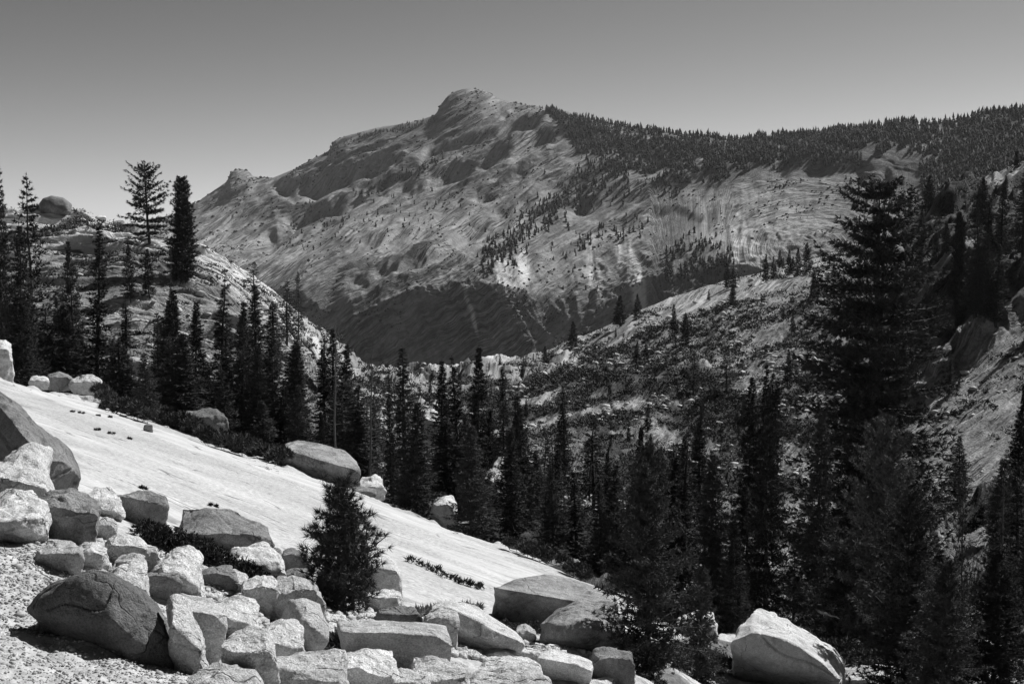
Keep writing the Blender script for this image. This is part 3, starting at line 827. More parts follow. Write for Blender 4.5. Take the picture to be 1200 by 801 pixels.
strew(168, FIELD, 10, 62, 'loose stone', 'loose stones in the foreground boulder pile',
      [(140,650,'below the ragged dark slab'),(190,690,'around the pyramid shaped stone'),(235,740,'around the block with the dark front'),(270,690,'under the shrub mat'),(310,720,'beside the split boulder'),
       (345,770,'under the tall grey wedge'),(330,800,'by the boulder with slanting joints'),(400,740,'at the foot of the young pine'),(460,750,'around the long flat topped block'),(440,800,'below the long flat topped block'),
       (510,740,'by the light rounded boulder'),(520,800,'by the boulder with the black left face'),(570,770,'under the hollow fronted boulder'),(600,800,'around the very bright flat boulder'),(620,745,'between the lichen covered boulders'),(670,780,'around the squat block'),(725,790,'under the fuzzy pine')])
strew(44, [(255,508),(300,512),(332,545),(326,556),(300,545),(262,522)], 4, 13, 'small pale stone of the heap', 'stones heaped on the upper edge of the slope', [(265,515,'by the round dark boulder'),(280,525,'in the middle'),(300,532,'right of the middle'),(320,545,'against the large oval boulder')])
strew(14, [(0,440),(120,466),(120,474),(0,450)], 4, 12, 'small crest stone', 'stones on the upper left crest', [(20,445,'by the left edge'),(90,460,'below the bright crest boulder')])
strew(12, [(600,652),(740,700),(740,712),(600,664)], 3, 9, 'small stone', 'stones on the lower crest', [(620,655,'left of the small round crest boulder'),(710,690,'right of the small round crest boulder')])
strew(40, [(780,690),(1200,760),(1200,801),(780,801)], 6, 20, 'pale forest floor stone', 'stones on the forest floor', [(810,740,'left of the white topped boulder'),(900,740,'above the white topped boulder'),(1020,770,'right of the white topped boulder'),(1140,780,'in the lower right corner')], k=1.3)
strew(20, [(60,252),(130,266),(160,280),(120,285),(60,265)], 4, 12, 'pale knoll top rock', 'rocks on top of the knoll', [(70,256,'below the perched boulder'),(130,270,'below the round skyline stones')], sheet=B)

# uncountable rubble and gravel, one object each
ICO = None
def ico_arrays():
    bm = bmesh.new(); bmesh.ops.create_icosphere(bm, subdivisions=1, radius=.5)
    v = np.array([q.co[:] for q in bm.verts]); f = np.array([[q.index for q in p.verts] for p in bm.faces]); bm.free(); return v, f
IV, IF = ico_arrays()
def rubble(name, centers, sizes, mat, seed, flat=.65, label=None, cat=None):
    r = np.random.RandomState(seed); n = len(centers)
    c = np.asarray(centers); s = np.asarray(sizes)
    V = IV[None] * (1 + .45 * (r.rand(n, len(IV), 1) - .5)) * np.stack([r.uniform(.7, 1.3, n), r.uniform(.7, 1.3, n), flat * r.uniform(.6, 1.3, n)], 1)[:, None]
    a = r.rand(n) * 6.28; ca, sa = np.cos(a)[:, None], np.sin(a)[:, None]
    V = np.stack([V[..., 0] * ca - V[..., 1] * sa, V[..., 0] * sa + V[..., 1] * ca, V[..., 2]], -1) * s[:, None, None] + c[:, None]
    Fc = (IF[None] + (np.arange(n) * len(IV))[:, None, None]).reshape(-1)
    me = mesh_np(name, V.reshape(-1, 3), Fc, np.full(n * len(IF), 3), mat)
    o = link(name, me); tag(o, label, cat, kind='stuff'); return o
def bare(p, py):
    """the clean sheets of the right flank, where little grows"""
    return np.clip(np.exp(-((p - 880) / 150.) ** 4) * np.exp(-((py - 368) / 66.) ** 4) + np.exp(-((p - 1150) / 75.) ** 4) * np.exp(-((py - 520) / 75.) ** 4) + .8 * np.exp(-((p - 270) / 60.) ** 4) * np.exp(-((py - 340) / 40.) ** 4), 0, 1)
def rand_on(sheet, n, px_rng, t_rng, seed, keep=None):
    r = np.random.RandomState(seed)
    rowlim = np.cumsum([0] + [0]); H, W = sheet.gd.shape
    i = r.randint(int(t_rng[0] * H), int(t_rng[1] * H), n); px = r.uniform(px_rng[0], px_rng[1], n)
    j = np.clip(((px - sheet.gpx[0]) / (sheet.gpx[1] - sheet.gpx[0])).round().astype(int), 0, W - 1)
    x, d, z, py = sheet.gx[i, j], sheet.gd[i, j], sheet.gz[i, j], sheet.gpy[i, j]
    p = sheet.gpx[j]
    m = np.ones(n, bool) if keep is None else keep(p, py, x, d, r)
    return x[m], d[m], z[m], p[m], py[m]
HA, WA = A.gd.shape
# gravel of the near slope (lower left) thinning into the boulder field
gx, gd_, gz, gp, gy = rand_on(A, 60000, (-120, 420), (.0, .40), 5, lambda p, py, x, d, r: (py > 600) & (py < 830) & (py > 632 + 0.0 * p) & ((p < 120 + (py - 640) * 0.9) | (r.rand(len(p)) < .12)))
r_ = np.random.RandomState(3); gx = gx + r_.randn(len(gx)) * .02; gd_ = gd_ + r_.randn(len(gd_)) * .02
rubble('gravel', np.stack([gx, gd_, gz], 1), (1.5 + 4.5 * r_.rand(len(gx)) ** 3 + 9 * (r_.rand(len(gx)) > .985) * r_.rand(len(gx))) * gd_ / F, M_GRAVEL, 6)
# the broken rock between the boulders
gx, gd_, gz, gp, gy = rand_on(A, 26000, (100, 780), (.25, .72), 55, lambda p, py, x, d, r: (py > np.interp(p, [100, 200, 330, 450, 620, 780], [632, 650, 690, 716, 756, 765])) & (py < 830))
gx, gd_, gz = gx[:7500], gd_[:7500], gz[:7500]
r_ = np.random.RandomState(13)
rubble('broken_rock', np.stack([gx + r_.randn(len(gx)) * .03, gd_, gz + .02], 1), (3 + 14 * r_.rand(len(gx)) ** 3) * gd_ / F, M_ROCK, 16, .7)
# scree across the hillside
bx, bd, bz, bp, by = rand_on(B, 6500, (-60, 1260), (.12, .93), 8, lambda p, py, x, d, r: (d < 420) & (r.rand(len(p)) > .8 * bare(p, py)) & (fbm(x * .06, d * .05, 3, 33) > r.rand(len(p)) * .7 - .25))
r_ = np.random.RandomState(4)
gx2, gd2, gz2, gp2, gy2 = rand_on(B, 14000, (440, 1010), (.08, .75), 88, lambda p, py, x, d, r: (fbm(x * .09, d * .05, 3, 133) > r.rand(len(p)) * .5 - .02) & (d < 260))
bx = np.concatenate([bx, gx2[:1700]]); bd = np.concatenate([bd, gd2[:1700]]); bz = np.concatenate([bz, gz2[:1700]])
rubble('scree', np.stack([bx, bd, bz + .05], 1), (1.5 + 11 * r_.rand(len(bx)) ** np.where(np.arange(len(bx)) < len(bx) - 1700, 5, 3)) * bd / F, M_FARROCK, 9, .55)

# ------------------------------------------------------------------ trees
class Acc:
    def __init__(s): s.V = []; s.F = []; s.n = 0
    def tris(s, V, Fi):
        s.V.append(V.reshape(-1, 3)); s.F.append(Fi.reshape(-1) + s.n); s.n += len(V.reshape(-1, 3))
    def mesh(s, name, mat):
        V = np.concatenate(s.V); Fi = np.concatenate(s.F)
        return mesh_np(name, V, Fi, np.full(len(Fi) // 3, 3), mat)

def needles(acc, pos, dirs, n, length, width, spread, r):
    """n needles (slim triangles) at every position, fanned about its direction"""
    m = len(pos)
    p = np.repeat(pos, n, 0); d = np.repeat(dirs, n, 0)
    d = d + spread * r.randn(m * n, 3); d /= np.linalg.norm(d, axis=1)[:, None] + 1e-9
    s = np.cross(d, r.randn(m * n, 3)); s /= np.linalg.norm(s, axis=1)[:, None] + 1e-9
    L = length * r.uniform(.6, 1.25, (m * n, 1)); W = width * r.uniform(.6, 1.3, (m * n, 1))
    a = p - s * W * .5; b = p + s * W * .5; c = p + d * L
    acc.tris(np.stack([a, b, c], 1), np.arange(m * n * 3))

def tube(acc, P0, P1, r0, r1, k=5):
    """many tapered tubes at once"""
    P0 = np.atleast_2d(P0).astype(float); P1 = np.atleast_2d(P1).astype(float); n = len(P0)
    r0 = np.broadcast_to(np.asarray(r0, float).reshape(-1, 1), (n, 1)); r1 = np.broadcast_to(np.asarray(r1, float).reshape(-1, 1), (n, 1))
    ax = P1 - P0; ax /= np.linalg.norm(ax, axis=1)[:, None] + 1e-9
    ref = np.where(np.abs(ax[:, 2:3]) > .9, [[1., 0, 0]], [[0, 0, 1.]])
    u = np.cross(ax, ref); u /= np.linalg.norm(u, axis=1)[:, None]; w = np.cross(ax, u)
    a = np.arange(k) * 2 * np.pi / k
    ring = np.cos(a)[None, :, None] * u[:, None] + np.sin(a)[None, :, None] * w[:, None]
    V = np.concatenate([P0[:, None] + ring * r0[:, None], P1[:, None] + ring * r1[:, None]], 1)
    i = np.arange(k); j = (i + 1) % k
    f = np.concatenate([np.stack([i, j, j + k], 1), np.stack([i, j + k, i + k], 1)])
    Fi = f[None] + (np.arange(n) * 2 * k)[:, None, None]
    acc.tris(V, Fi)

def conifer(seed, H, R, nl, npt, nn, nlen, nwid, z0=.08, pw=.75, up=.1, droop=.25, gap=.0, tiers=0, trunk_r=None, ragged=.35, top_sparse=0., lean=0.0, twin=False, spread=.5, fan=.35):
    r = np.random.RandomState(seed)
    wood = Acc(); fol = Acc()
    tr = trunk_r or H * .014
    zs = np.linspace(0, 1, 9)
    bend = np.cumsum(r.randn(9, 2) * H * .004, 0); bend[0] = 0
    bend[:, 0] += lean * H * zs ** 2
    def axis(t): return np.stack([np.interp(t, zs, bend[:, 0]), np.interp(t, zs, bend[:, 1]), t * H], -1)
    A0 = axis(zs[:-1]); A1 = axis(zs[1:]); A1[-1, 2] = H * .985
    rad = tr * (1 - zs) ** .8 + H * .0008
    tube(wood, A0, A1, rad[:-1], rad[1:], 7)
    tube(wood, [[0, 0, -H * .04]], A0[:1], [tr * 1.35], [tr], 7)
    if twin:
        off = np.array([R * .10, 0.02 * H, 0])
        tube(wood, axis(zs[1:-1]) + off, axis(zs[2:]) + off, rad[1:-1] * .8, rad[2:] * .8, 7)
    t = z0 + (1 - z0) * (np.arange(nl) + r.rand(nl)) / nl
    t = np.clip(t, z0, .985)
    if tiers: t = np.clip(np.round(t * tiers) / tiers + r.randn(nl) * .006, z0, .985)
    az = (np.arange(nl) * 2.4 + r.randn(nl) * .5) % (2 * np.pi)
    tt = (t - z0) / (1 - z0)
    prof = (1 - tt) ** pw * np.minimum(1, .55 + tt * 3.0)
    L = R * prof * (1 - ragged + ragged * 2 * r.rand(nl)) + R * .05
    L = L * (1 + .45 * n2(az * .8, t * 9, seed)) * (1 + .25 * n2(t * 14, az * 0, seed + 1))
    L = np.minimum(L, R * np.clip(prof * 1.25 + .08, .08, 1.12))
    keep = n2(az * 1.3, t * 9, seed + 3) > -.9 + gap
    if top_sparse: keep &= (r.rand(nl) > top_sparse * sm(.7, .9, t))
    t, az, L = t[keep], az[keep], L[keep]; n = len(t)
    ca, sa = np.cos(az), np.sin(az)
    rise = up * (t * 1.6 - .3) + .18 * r.randn(n) * .6
    B0 = axis(t)
    def limb(s):                                   # s: (m,) 0..1 along every limb -> points (n,m,3)
        s = s[None, :]
        hor = L[:, None] * s
        ver = L[:, None] * (rise[:, None] * s - droop * s ** 1.3 + droop * .7 * s ** 3)
        return B0[:, None] + np.stack([hor * ca[:, None], hor * sa[:, None], ver], -1)
    sg = np.array([0, .35, .7, 1.])
    LP = limb(sg)
    for q in range(3):
        rr = np.clip(L * .018, H * .0010, tr * .5)
        tube(wood, LP[:, q], LP[:, q + 1], rr * (1 - q * .28), rr * (1 - (q + 1) * .28), 3)
    s = .18 + .82 * (np.arange(npt) + .5) / npt
    S = limb(s)                                     # n, npt, 3
    side = np.stack([-sa, ca, 0 * ca], -1)
    lat = (r.rand(n, npt) - .5) * 2
    wl = fan * L[:, None] * np.sin(np.clip(s, 0, 1) * np.pi * .8 + .25)[None]
    Q = S + side[:, None] * (lat * wl)[..., None]
    Q[..., 2] += r.randn(n, npt) * L[:, None] * .035 - np.abs(lat) * wl * .12
    D = np.stack([ca, sa, 0 * ca + .25], -1)[:, None] + side[:, None] * (lat * 1.1)[..., None] + np.zeros((n, npt, 3))
    D[..., 2] += r.randn(n, npt) * .3
    D /= np.linalg.norm(D, axis=2)[..., None]
    nl_ = np.repeat((.38 + .62 * np.clip(prof[keep] * 1.25, 0, 1)), npt * nn)[:, None]
    needles(fol, Q.reshape(-1, 3), D.reshape(-1, 3), nn, nlen * nl_, nwid * (.4 + .6 * nl_), spread, r)
    tp = axis(np.linspace(.9, 1, 9)); needles(fol, tp, np.tile([[0, 0, 1.]], (9, 1)), nn, nlen * .45, nwid * .6, .5, r)
    return wood.mesh('trunk', M_BARK), fol.mesh('crown', M_NEED)

def snag(seed, H, n=14, r0=.0075, blen=.11):
    r = np.random.RandomState(seed); w = Acc()
    zs = np.linspace(0, 1, 8); b = np.cumsum(r.randn(8, 2) * H * .004, 0); b[0] = 0
    A_ = np.stack([b[:, 0], b[:, 1], zs * H], 1); rad = H * r0 * (1 - zs * .8)
    tube(w, A_[:-1], A_[1:], rad[:-1], rad[1:], 7)
    tube(w, [[0, 0, -.04 * H]], A_[:1], [H * r0 * 1.3], [H * r0], 7)
    t = r.uniform(.2, .97, n); az = r.rand(n) * 6.28; L = H * blen * r.uniform(.3, 1.2, n) * (1.15 - t)
    P0 = np.stack([np.interp(t, zs, b[:, 0]), np.interp(t, zs, b[:, 1]), t * H], 1)
    P1 = P0 + np.stack([np.cos(az) * L, np.sin(az) * L, L * r.uniform(-.3, .5, n)], 1)
    tube(w, P0, P1, H * r0 * .22, H * r0 * .05, 3)
    return w.mesh('dead_trunk', M_DEAD)

PROTO = {}
def proto(kind):
    if kind in PROTO: return PROTO[kind]
    k, i = kind.split(':'); i = int(i)
    if k == 'fir':      m = conifer(300 + i, 15, 2.3 + .25 * (i % 3 - 1), 200 + 30 * (i % 4), 13, 7, .46, .085, .05, .8 + .12 * (i % 4), .25, .22 + .08 * (i % 3), ragged=.6, gap=.12 + .1 * (i % 3), fan=.32, lean=.012 * (i - 2)) + (15., 4.2)
    elif k == 'spire':  m = conifer(330 + i, 15, 1.25 + .15 * (i % 3), 170 + 30 * (i % 3), 9, 7, .42, .085, .04, .85, .2, .4, ragged=.65, gap=.15 + .1 * (i % 2), lean=.01 * (2 - i), top_sparse=.5 * (i % 2)) + (15., 2.5)
    elif k == 'column': m = conifer(350 + i, 12, 1.8, 300, 12, 8, .42, .09, .03, .50, .9, .1, ragged=.4, gap=.05) + (12., 3.4)
    elif k == 'open':   m = conifer(360 + i, 9, 2.9, 105, 18, 11, .34, .075, .10, .5, .9, .12, ragged=.45, gap=.15, tiers=13, fan=.20, trunk_r=.16) + (9., 5.4)
    elif k == 'big':    m = conifer(370 + i, 25, 4.1, 380, 44, 10, .36, .07, .10, .40, .40, .25, ragged=.75, gap=.42, tiers=31, fan=.34, trunk_r=.33, twin=True) + (25., 7.0)
    elif k == 'fuzzy':  m = conifer(380 + i, 8, 1.9, 240, 14, 20, .21, .040, .06, .75, 1.0, .05, ragged=.7, gap=.4, fan=.2, trunk_r=.12, spread=1.0) + (8., 3.8)
    elif k == 'small':  m = conifer(400 + i, 8, 1.3, 110, 8, 6, .42, .11, .05, .95, .25, .3, ragged=.5, gap=.1) + (8., 2.3)
    elif k == 'sparse': m = conifer(420 + i, 10, 1.5, 100, 8, 6, .36, .07, .12, .75, .3, .3, ragged=.6, gap=.35) + (10., 2.6)
    elif k == 'snag':   m = (snag(440 + i, 12, 20 + 6 * i), None, 12., 1.5)
    PROTO[kind] = m
    return m

def tree(kind, px, top, w=None, d=None, foot=None, label='', group=None, sheet=B, cat='conifer tree', name='conifer', rot=None, tilt=0.0, mat=None):
    if d is None:
        h = sheet.hit(px, foot)
        if h is None: return None
        loc = h
    else: loc = sheet.at(px, d)
    H = zof(top, loc[1]) - loc[2]
    if H < .5: return None
    tm, cm, h0, w0 = proto(kind)
    sz = H / h0
    sx = (w * 1.12 * loc[1] / F) / w0 if w else sz
    o = bpy.data.objects.new(name, None); COL.objects.link(o)
    o.location = (loc[0], loc[1], loc[2] - .1 * sz)
    o.rotation_euler = (rnd.uniform(-.02, .02), tilt or rnd.uniform(-.035, .035), rnd.uniform(0, 6.28) if rot is None else rot)
    o.empty_display_size = .5
    tag(o, label, cat, group)
    t = link('trunk', tm, o); t.scale = (sx, sx, sz)
    if cm:
        c = link('crown', cm, o); c.scale = (sx, sx, sz)
        if mat: c.material_slots[0].link = 'OBJECT'; c.material_slots[0].material = mat
    return o

T = tree
# --- left: trees on and below the knoll
T('fir:0', 6, 165, 40, d=100, tilt=.001, label='tall full conifer at the left edge whose top stands highest against the sky there')
T('sparse:0', 41, 202, 46, d=86, label='tall conifer with a thin tufted top, left of the perched dark boulder')
T('fir:1', 30, 262, 44, d=82, label='dense dark conifer just left of the thin topped one by the perched boulder')
T('open:0', 175, 194, 54, foot=285, rot=.4, label='open pine with spreading tufted branches, alone on the knoll skyline', cat='pine tree', name='pine_tree')
T('column:0', 213, 208, 31, foot=332, label='dense narrow pine standing right beside the open pine on the skyline', cat='pine tree', name='pine_tree')
T('spire:0', 114, 262, 34, d=88, label='slim dark conifer before the knoll, its tip just under the two round stones')
T('fir:2', 92, 280, 32, d=92, label='conifer close to the left of the slim one below the round skyline stones')
T('small:0', 153, 286, 15, foot=352, label='slender little conifer on the knoll face left of the open pine')
T('small:1', 175, 291, 17, foot=350, label='little conifer on the knoll face directly below the open pine')
T('snag:0', 198, 288, None, d=86, label='thin bare snag rising through the conifers below the dense narrow pine', cat='dead tree', name='dead_tree')
T('fir:0', 204, 338, 44, d=80, label='broad dark conifer at the foot of the dense narrow pine')
T('fir:1', 232, 352, 40, d=78, label='conifer between the bare snag and the round dark boulder')
T('spire:1', 262, 325, 34, d=92, label='pointed conifer whose tip shows against the bright rock shoulder of the knoll')
T('fir:2', 286, 352, 40, d=80, label='dense conifer behind the heap of pale stones')
T('spire:2', 300, 332, 28, d=95, label='thin topped conifer against the right shoulder of the knoll')
T('sparse:1', 336, 328, 26, foot=404, label='wispy conifer on the right shoulder of the knoll')
T('sparse:2', 351, 318, 14, foot=398, label='narrow wispy tree beside the other on the right shoulder of the knoll')
T('spire:0', 322, 382, 30, d=78, label='conifer directly behind the left end of the large oval boulder')
T('fir:1', 352, 402, 34, d=80, label='dark conifer directly behind the large oval boulder')
T('spire:1', 381, 396, 26, d=84, label='slim conifer left of the tallest dead trunk')
T('spire:2', 406, 402, 30, d=88, label='slim conifer between the two thin dead trunks')
T('snag:1', 393, 370, None, d=68, label='tallest thin dead trunk, standing just right of the large oval boulder', cat='dead tree', name='dead_tree')
T('snag:2', 433, 390, None, d=66, label='second thin dead trunk, right of the tallest one', cat='dead tree', name='dead_tree')
T('spire:1', 459, 434, 14, d=70, label='dark pole like tree at the left side of the middle fir group')
T('spire:0', 476, 405, 42, d=72, label='tallest conifer at the left side of the middle group')
T('fir:0', 490, 470, 56, d=61, label='broad dense conifer standing on the slope edge at the left of the middle group')
T('spire:2', 517, 420, 28, d=90, label='narrow conifer between the two widest ones of the middle group')
T('spire:1', 537, 416, 30, d=86, label='narrow twin like conifer left of the tall central one')
T('fir:2', 557, 404, 42, d=76, label='tall central conifer of the middle group, right of the narrow ones')
T('fir:1', 552, 498, 54, d=58, label='broad dense conifer standing on the slope edge below the tall central one')
T('spire:0', 592, 430, 24, d=84, label='narrow conifer right of the tall central one')
T('fir:0', 615, 462, 46, d=66, label='dark conifer at the right side of the middle group')
T('spire:2', 599, 500, 34, d=60, label='conifer standing low in front of the right side of the middle group')
T('spire:1', 661, 450, 20, d=104, label='solitary slim conifer on the gully floor right of the middle group')
T('fir:2', 648, 545, 34, d=62, label='low dark conifer behind the lower crest of the slope')
T('spire:0', 676, 552, 30, d=62, label='slim conifer above the small round boulder on the crest')
T('fir:1', 703, 566, 40, d=60, label='dark conifer left of the fuzzy young pine')
T('fir:0', 724, 548, 38, d=64, label='taller dark conifer touching the fuzzy young pine on its left')
# --- right foreground
T('fuzzy:0', 758, 520, 112, d=21, sheet=A, label='wide fuzzy needled pine rising from the bottom edge right of the boulder field', cat='pine tree', name='pine_tree', mat=M_NEED2)
T('spire:1', 800, 505, 40, d=66, label='dark conifer peering over the right side of the wide fuzzy pine')
T('fir:2', 831, 528, 56, d=56, label='dense conifer between the wide fuzzy pine and the blackest conifer')
T('fir:0', 895, 482, 66, d=54, label='blackest dense conifer, standing over the white topped boulder')
T('fir:1', 874, 440, 34, d=98, label='left conifer of the close trio left of the giant pine')
T('spire:0', 887, 424, 24, d=98, label='slim middle conifer of the close trio left of the giant pine')
T('fir:2', 904, 444, 30, d=98, label='right conifer of the close trio left of the giant pine')
T('fir:0', 955, 478, 70, d=56, label='dense dark conifer at the left foot of the giant pine')
T('big:0', 1012, 210, 146, d=64, rot=0.0, label='giant two stemmed pine with layered branches, the tallest tree of the picture', cat='pine tree', name='pine_tree')
T('fuzzy:1', 1032, 482, 120, d=45, label='large grey green needled pine in front of the giant pine', cat='pine tree', name='pine_tree', sheet=A, mat=M_NEED2)
T('fuzzy:2', 1060, 575, 124, d=33, label='bushy pine right of the large one in front of the giant pine', cat='pine tree', name='pine_tree', sheet=A)
T('sparse:0', 1126, 530, 26, d=60, label='thin dark conifer in front of the pale slabs at the right')
T('sparse:1', 1168, 538, 44, d=58, label='loose limbed conifer at the right edge in front of the pale slabs')
T('fuzzy:0', 1160, 640, 110, d=31, label='bushy pine in the lower right corner', cat='pine tree', name='pine_tree', sheet=A)
T('fir:1', 1204, 588, 60, d=50, label='dark conifer cut off by the right edge near the bottom')
T('fuzzy:1', 1100, 655, 96, d=29, label='lowest bushy pine on the bottom edge right of the great boulder', cat='pine tree', name='pine_tree', sheet=A)
T('fuzzy:2', 985, 620, 100, d=46, label='shaded bushy pine directly behind the white topped boulder', cat='pine tree', name='pine_tree', sheet=A)
T('fir:2', 855, 600, 50, d=50, label='dark conifer at the left end of the white topped boulder')
T('fuzzy:0', 822, 664, 56, d=25, label='small fuzzy pine in front of the bright boulder among the pines', cat='pine tree', name='pine_tree', sheet=A, mat=M_NEED2)
# --- right flank
for (k, x, t_, w, f, l) in [
 ('column:0', 1121, 250, 18, 376, 'dense column like conifer on the right flank, left of the shadow casting cluster'),
 ('spire:1', 1141, 240, 24, 372, 'tallest of the cluster that throws long shadows on the right flank'),
 ('fir:0', 1152, 270, 30, 376, 'broadest of the cluster that throws long shadows on the right flank'),
 ('spire:0', 1166, 285, 26, 380, 'rightmost of the cluster that throws long shadows on the right flank'),
 ('fir:1', 1196, 190, 30, 300, 'conifer at the right edge high on the flank'),
 ('spire:2', 1172, 214, 20, 300, 'slim conifer high on the flank, left of the one at the right edge'),
 ('fir:2', 1148, 206, 22, 262, 'conifer on the skyline of the right flank'),
 ('small:0', 1107, 262, 12, 300, 'small slim conifer high on the flank just left of the column like one'),
 ('snag:0', 868, 292, None, 330, 'left of the two bare snags on the ridge left of the giant pine'),
 ('snag:1', 891, 284, None, 326, 'right of the two bare snags on the ridge left of the giant pine'),
 ('small:1', 897, 297, 9, 330, 'little conifer touching the right one of the two ridge snags'),
 ('small:2', 907, 300, 8, 328, 'little conifer second right of the ridge snags'),
 ('small:0', 925, 292, 8, 322, 'little conifer in the gap of the ridge line left of the giant pine'),
 ('small:1', 935, 290, 10, 322, 'little conifer nearly touching the pair left of the giant pine'),
 ('small:2', 944, 284, 12, 322, 'tallest of the little ridge conifers left of the giant pine'),
 ('small:0', 852, 308, 10, 338, 'little conifer on the ridge just left of the two bare snags'),
 ('small:2', 860, 312, 8, 338, 'low conifer hard against the left bare snag on the ridge'),
 ('small:1', 672, 376, 14, 408, 'dark conifer on the ridge end above the bright bench'),
 ('small:2', 728, 346, 16, 382, 'broad conifer on the ridge halfway between bench and snags'),
 ('small:0', 746, 344, 10, 374, 'slim conifer right of the broad one halfway along the ridge'),
 ('small:1', 791, 356, 11, 396, 'left one of the two dark conifers on the smooth grey flank'),
 ('small:0', 803, 366, 12, 408, 'right one of the two dark conifers on the smooth grey flank'),
 ('sparse:2', 812, 412, 18, 462, 'loose conifer in the dark scrub under the smooth grey flank'),
 ('sparse:0', 850, 412, 26, 460, 'thin branched leaning tree on the smooth grey flank'),
 ('sparse:1', 1054, 402, 24, 470, 'conifer right beside the giant pine at half its height'),
 ('spire:0', 1112, 420, 14, 462, 'lone small conifer at the top of the pale slabs on the right')]:
    T(k, x, t_, w, foot=f, label=l, cat='dead tree' if 'snag:' in k else 'conifer tree', name='dead_tree' if 'snag:' in k else 'conifer')

# --- the rest of the wood, tree by tree
kinds = ['fir:0', 'fir:1', 'fir:2', 'fir:3', 'fir:4', 'spire:0', 'spire:1', 'spire:2', 'spire:3', 'spire:4', 'sparse:0', 'sparse:1', 'sparse:2', 'sparse:3']
LAND = {
 'belt': [(20,'below the left edge of the knoll'),(75,'below the perched dark boulder'),(130,'below the round skyline stones'),(190,'below the open pine on the skyline'),(238,'behind the round dark boulder'),(290,'behind the heap of pale stones'),(350,'behind the large oval boulder'),(410,'around the two thin dead trunks')],
 'knoll': [(40,'under the perched dark boulder'),(130,'on the ledges in the middle'),(215,'beside the dense narrow pine'),(300,'on the bright right shoulder'),(400,'low on the right end')],
 'mid': [(480,'by the broad conifer on the slope edge'),(540,'by the tall central one'),(610,'at the right end')],
 'gully': [(665,'above the small round crest boulder'),(740,'behind the wide fuzzy pine'),(830,'left of the blackest conifer')],
 'right': [(830,'left of the white topped boulder'),(920,'above the white topped boulder'),(1010,'at the foot of the giant pine'),(1100,'right of the giant pine'),(1190,'at the right edge')],
 'flank': [(660,'above the bright bench'),(750,'halfway along the ridge'),(830,'on the smooth grey flank'),(930,'left of the giant pine')],
 'steep': [(1090,'right beside the giant pine'),(1150,'around the cluster with long shadows'),(1210,'at the right edge')],
 'far': [(480,'at its left'),(545,'in its centre'),(620,'at its right under the ridge end')]}
ORD = ['first','second','third','fourth','fifth','sixth','seventh','eighth','ninth','tenth','eleventh','twelfth','thirteenth','fourteenth']
def wood(n, x0, x1, d0, d1, h0, h1, what, group, land, ks=kinds, fn=None, wr=(.25, .42)):
    k = 0; tries = 0; got = []
    while k < n and tries < n * 30:
        tries += 1
        x = rnd.uniform(x0, x1); d = d0 * (d1 / d0) ** rnd.random()
        if fn and not fn(x, d): continue
        loc = B.at(x, d)
        Hm = h0 + (h1 - h0) * rnd.random() ** 1.4
        top = pyof(loc[2] + Hm, d)
        o = T(rnd.choice(ks), x, top, Hm * F / d * rnd.uniform(*wr), d=d, label=what, group=group)
        if o: got.append((x, Hm, o)); k += 1
    sec = {}
    for x, Hm, o in sorted(got, key=lambda q: q[0]):
        w = min(LAND[land], key=lambda q: abs(q[0] - x))[1]
        sec.setdefault(w, []).append((Hm, o))
    for w, L_ in sec.items():
        for i, (Hm, o) in enumerate(L_):
            o['label'] = '%s, %s from the left %s' % (what, ordinal(i), w)
wood(62, -10, 440, 73, 92, 3.2, 7.5, 'dark belt conifer', 'conifers of the dense belt below the knoll', 'belt')
wood(16, 290, 440, 92, 135, 4.5, 8.5, 'shoulder foot conifer', 'conifers at the foot of the knoll shoulder', 'knoll')
wood(12, 0, 430, 95, 125, 2.5, 5, 'small knoll conifer', 'conifers on the knoll', 'knoll')
wood(22, 440, 640, 66, 120, 3, 6.5, 'middle group conifer', 'conifers of the middle group', 'mid')
wood(30, 640, 860, 60, 130, 3, 8, 'gully floor conifer', 'conifers on the gully floor', 'gully')
wood(20, 780, 1230, 56, 95, 3, 8, 'dark lower wood conifer', 'conifers of the lower right wood', 'right')
sk = ['small:0', 'small:1', 'small:2']
wood(22, 620, 1000, 140, 330, 2, 5, 'small dark flank conifer', 'small conifers on the flank', 'flank', sk)
wood(16, 1060, 1220, 130, 250, 3, 7, 'small steep flank conifer', 'small conifers on the right flank', 'steep', sk + ['spire:0'])
wood(10, 450, 660, 150, 600, 2, 5, 'tiny far gully conifer', 'tiny conifers far down the gully', 'far', sk)

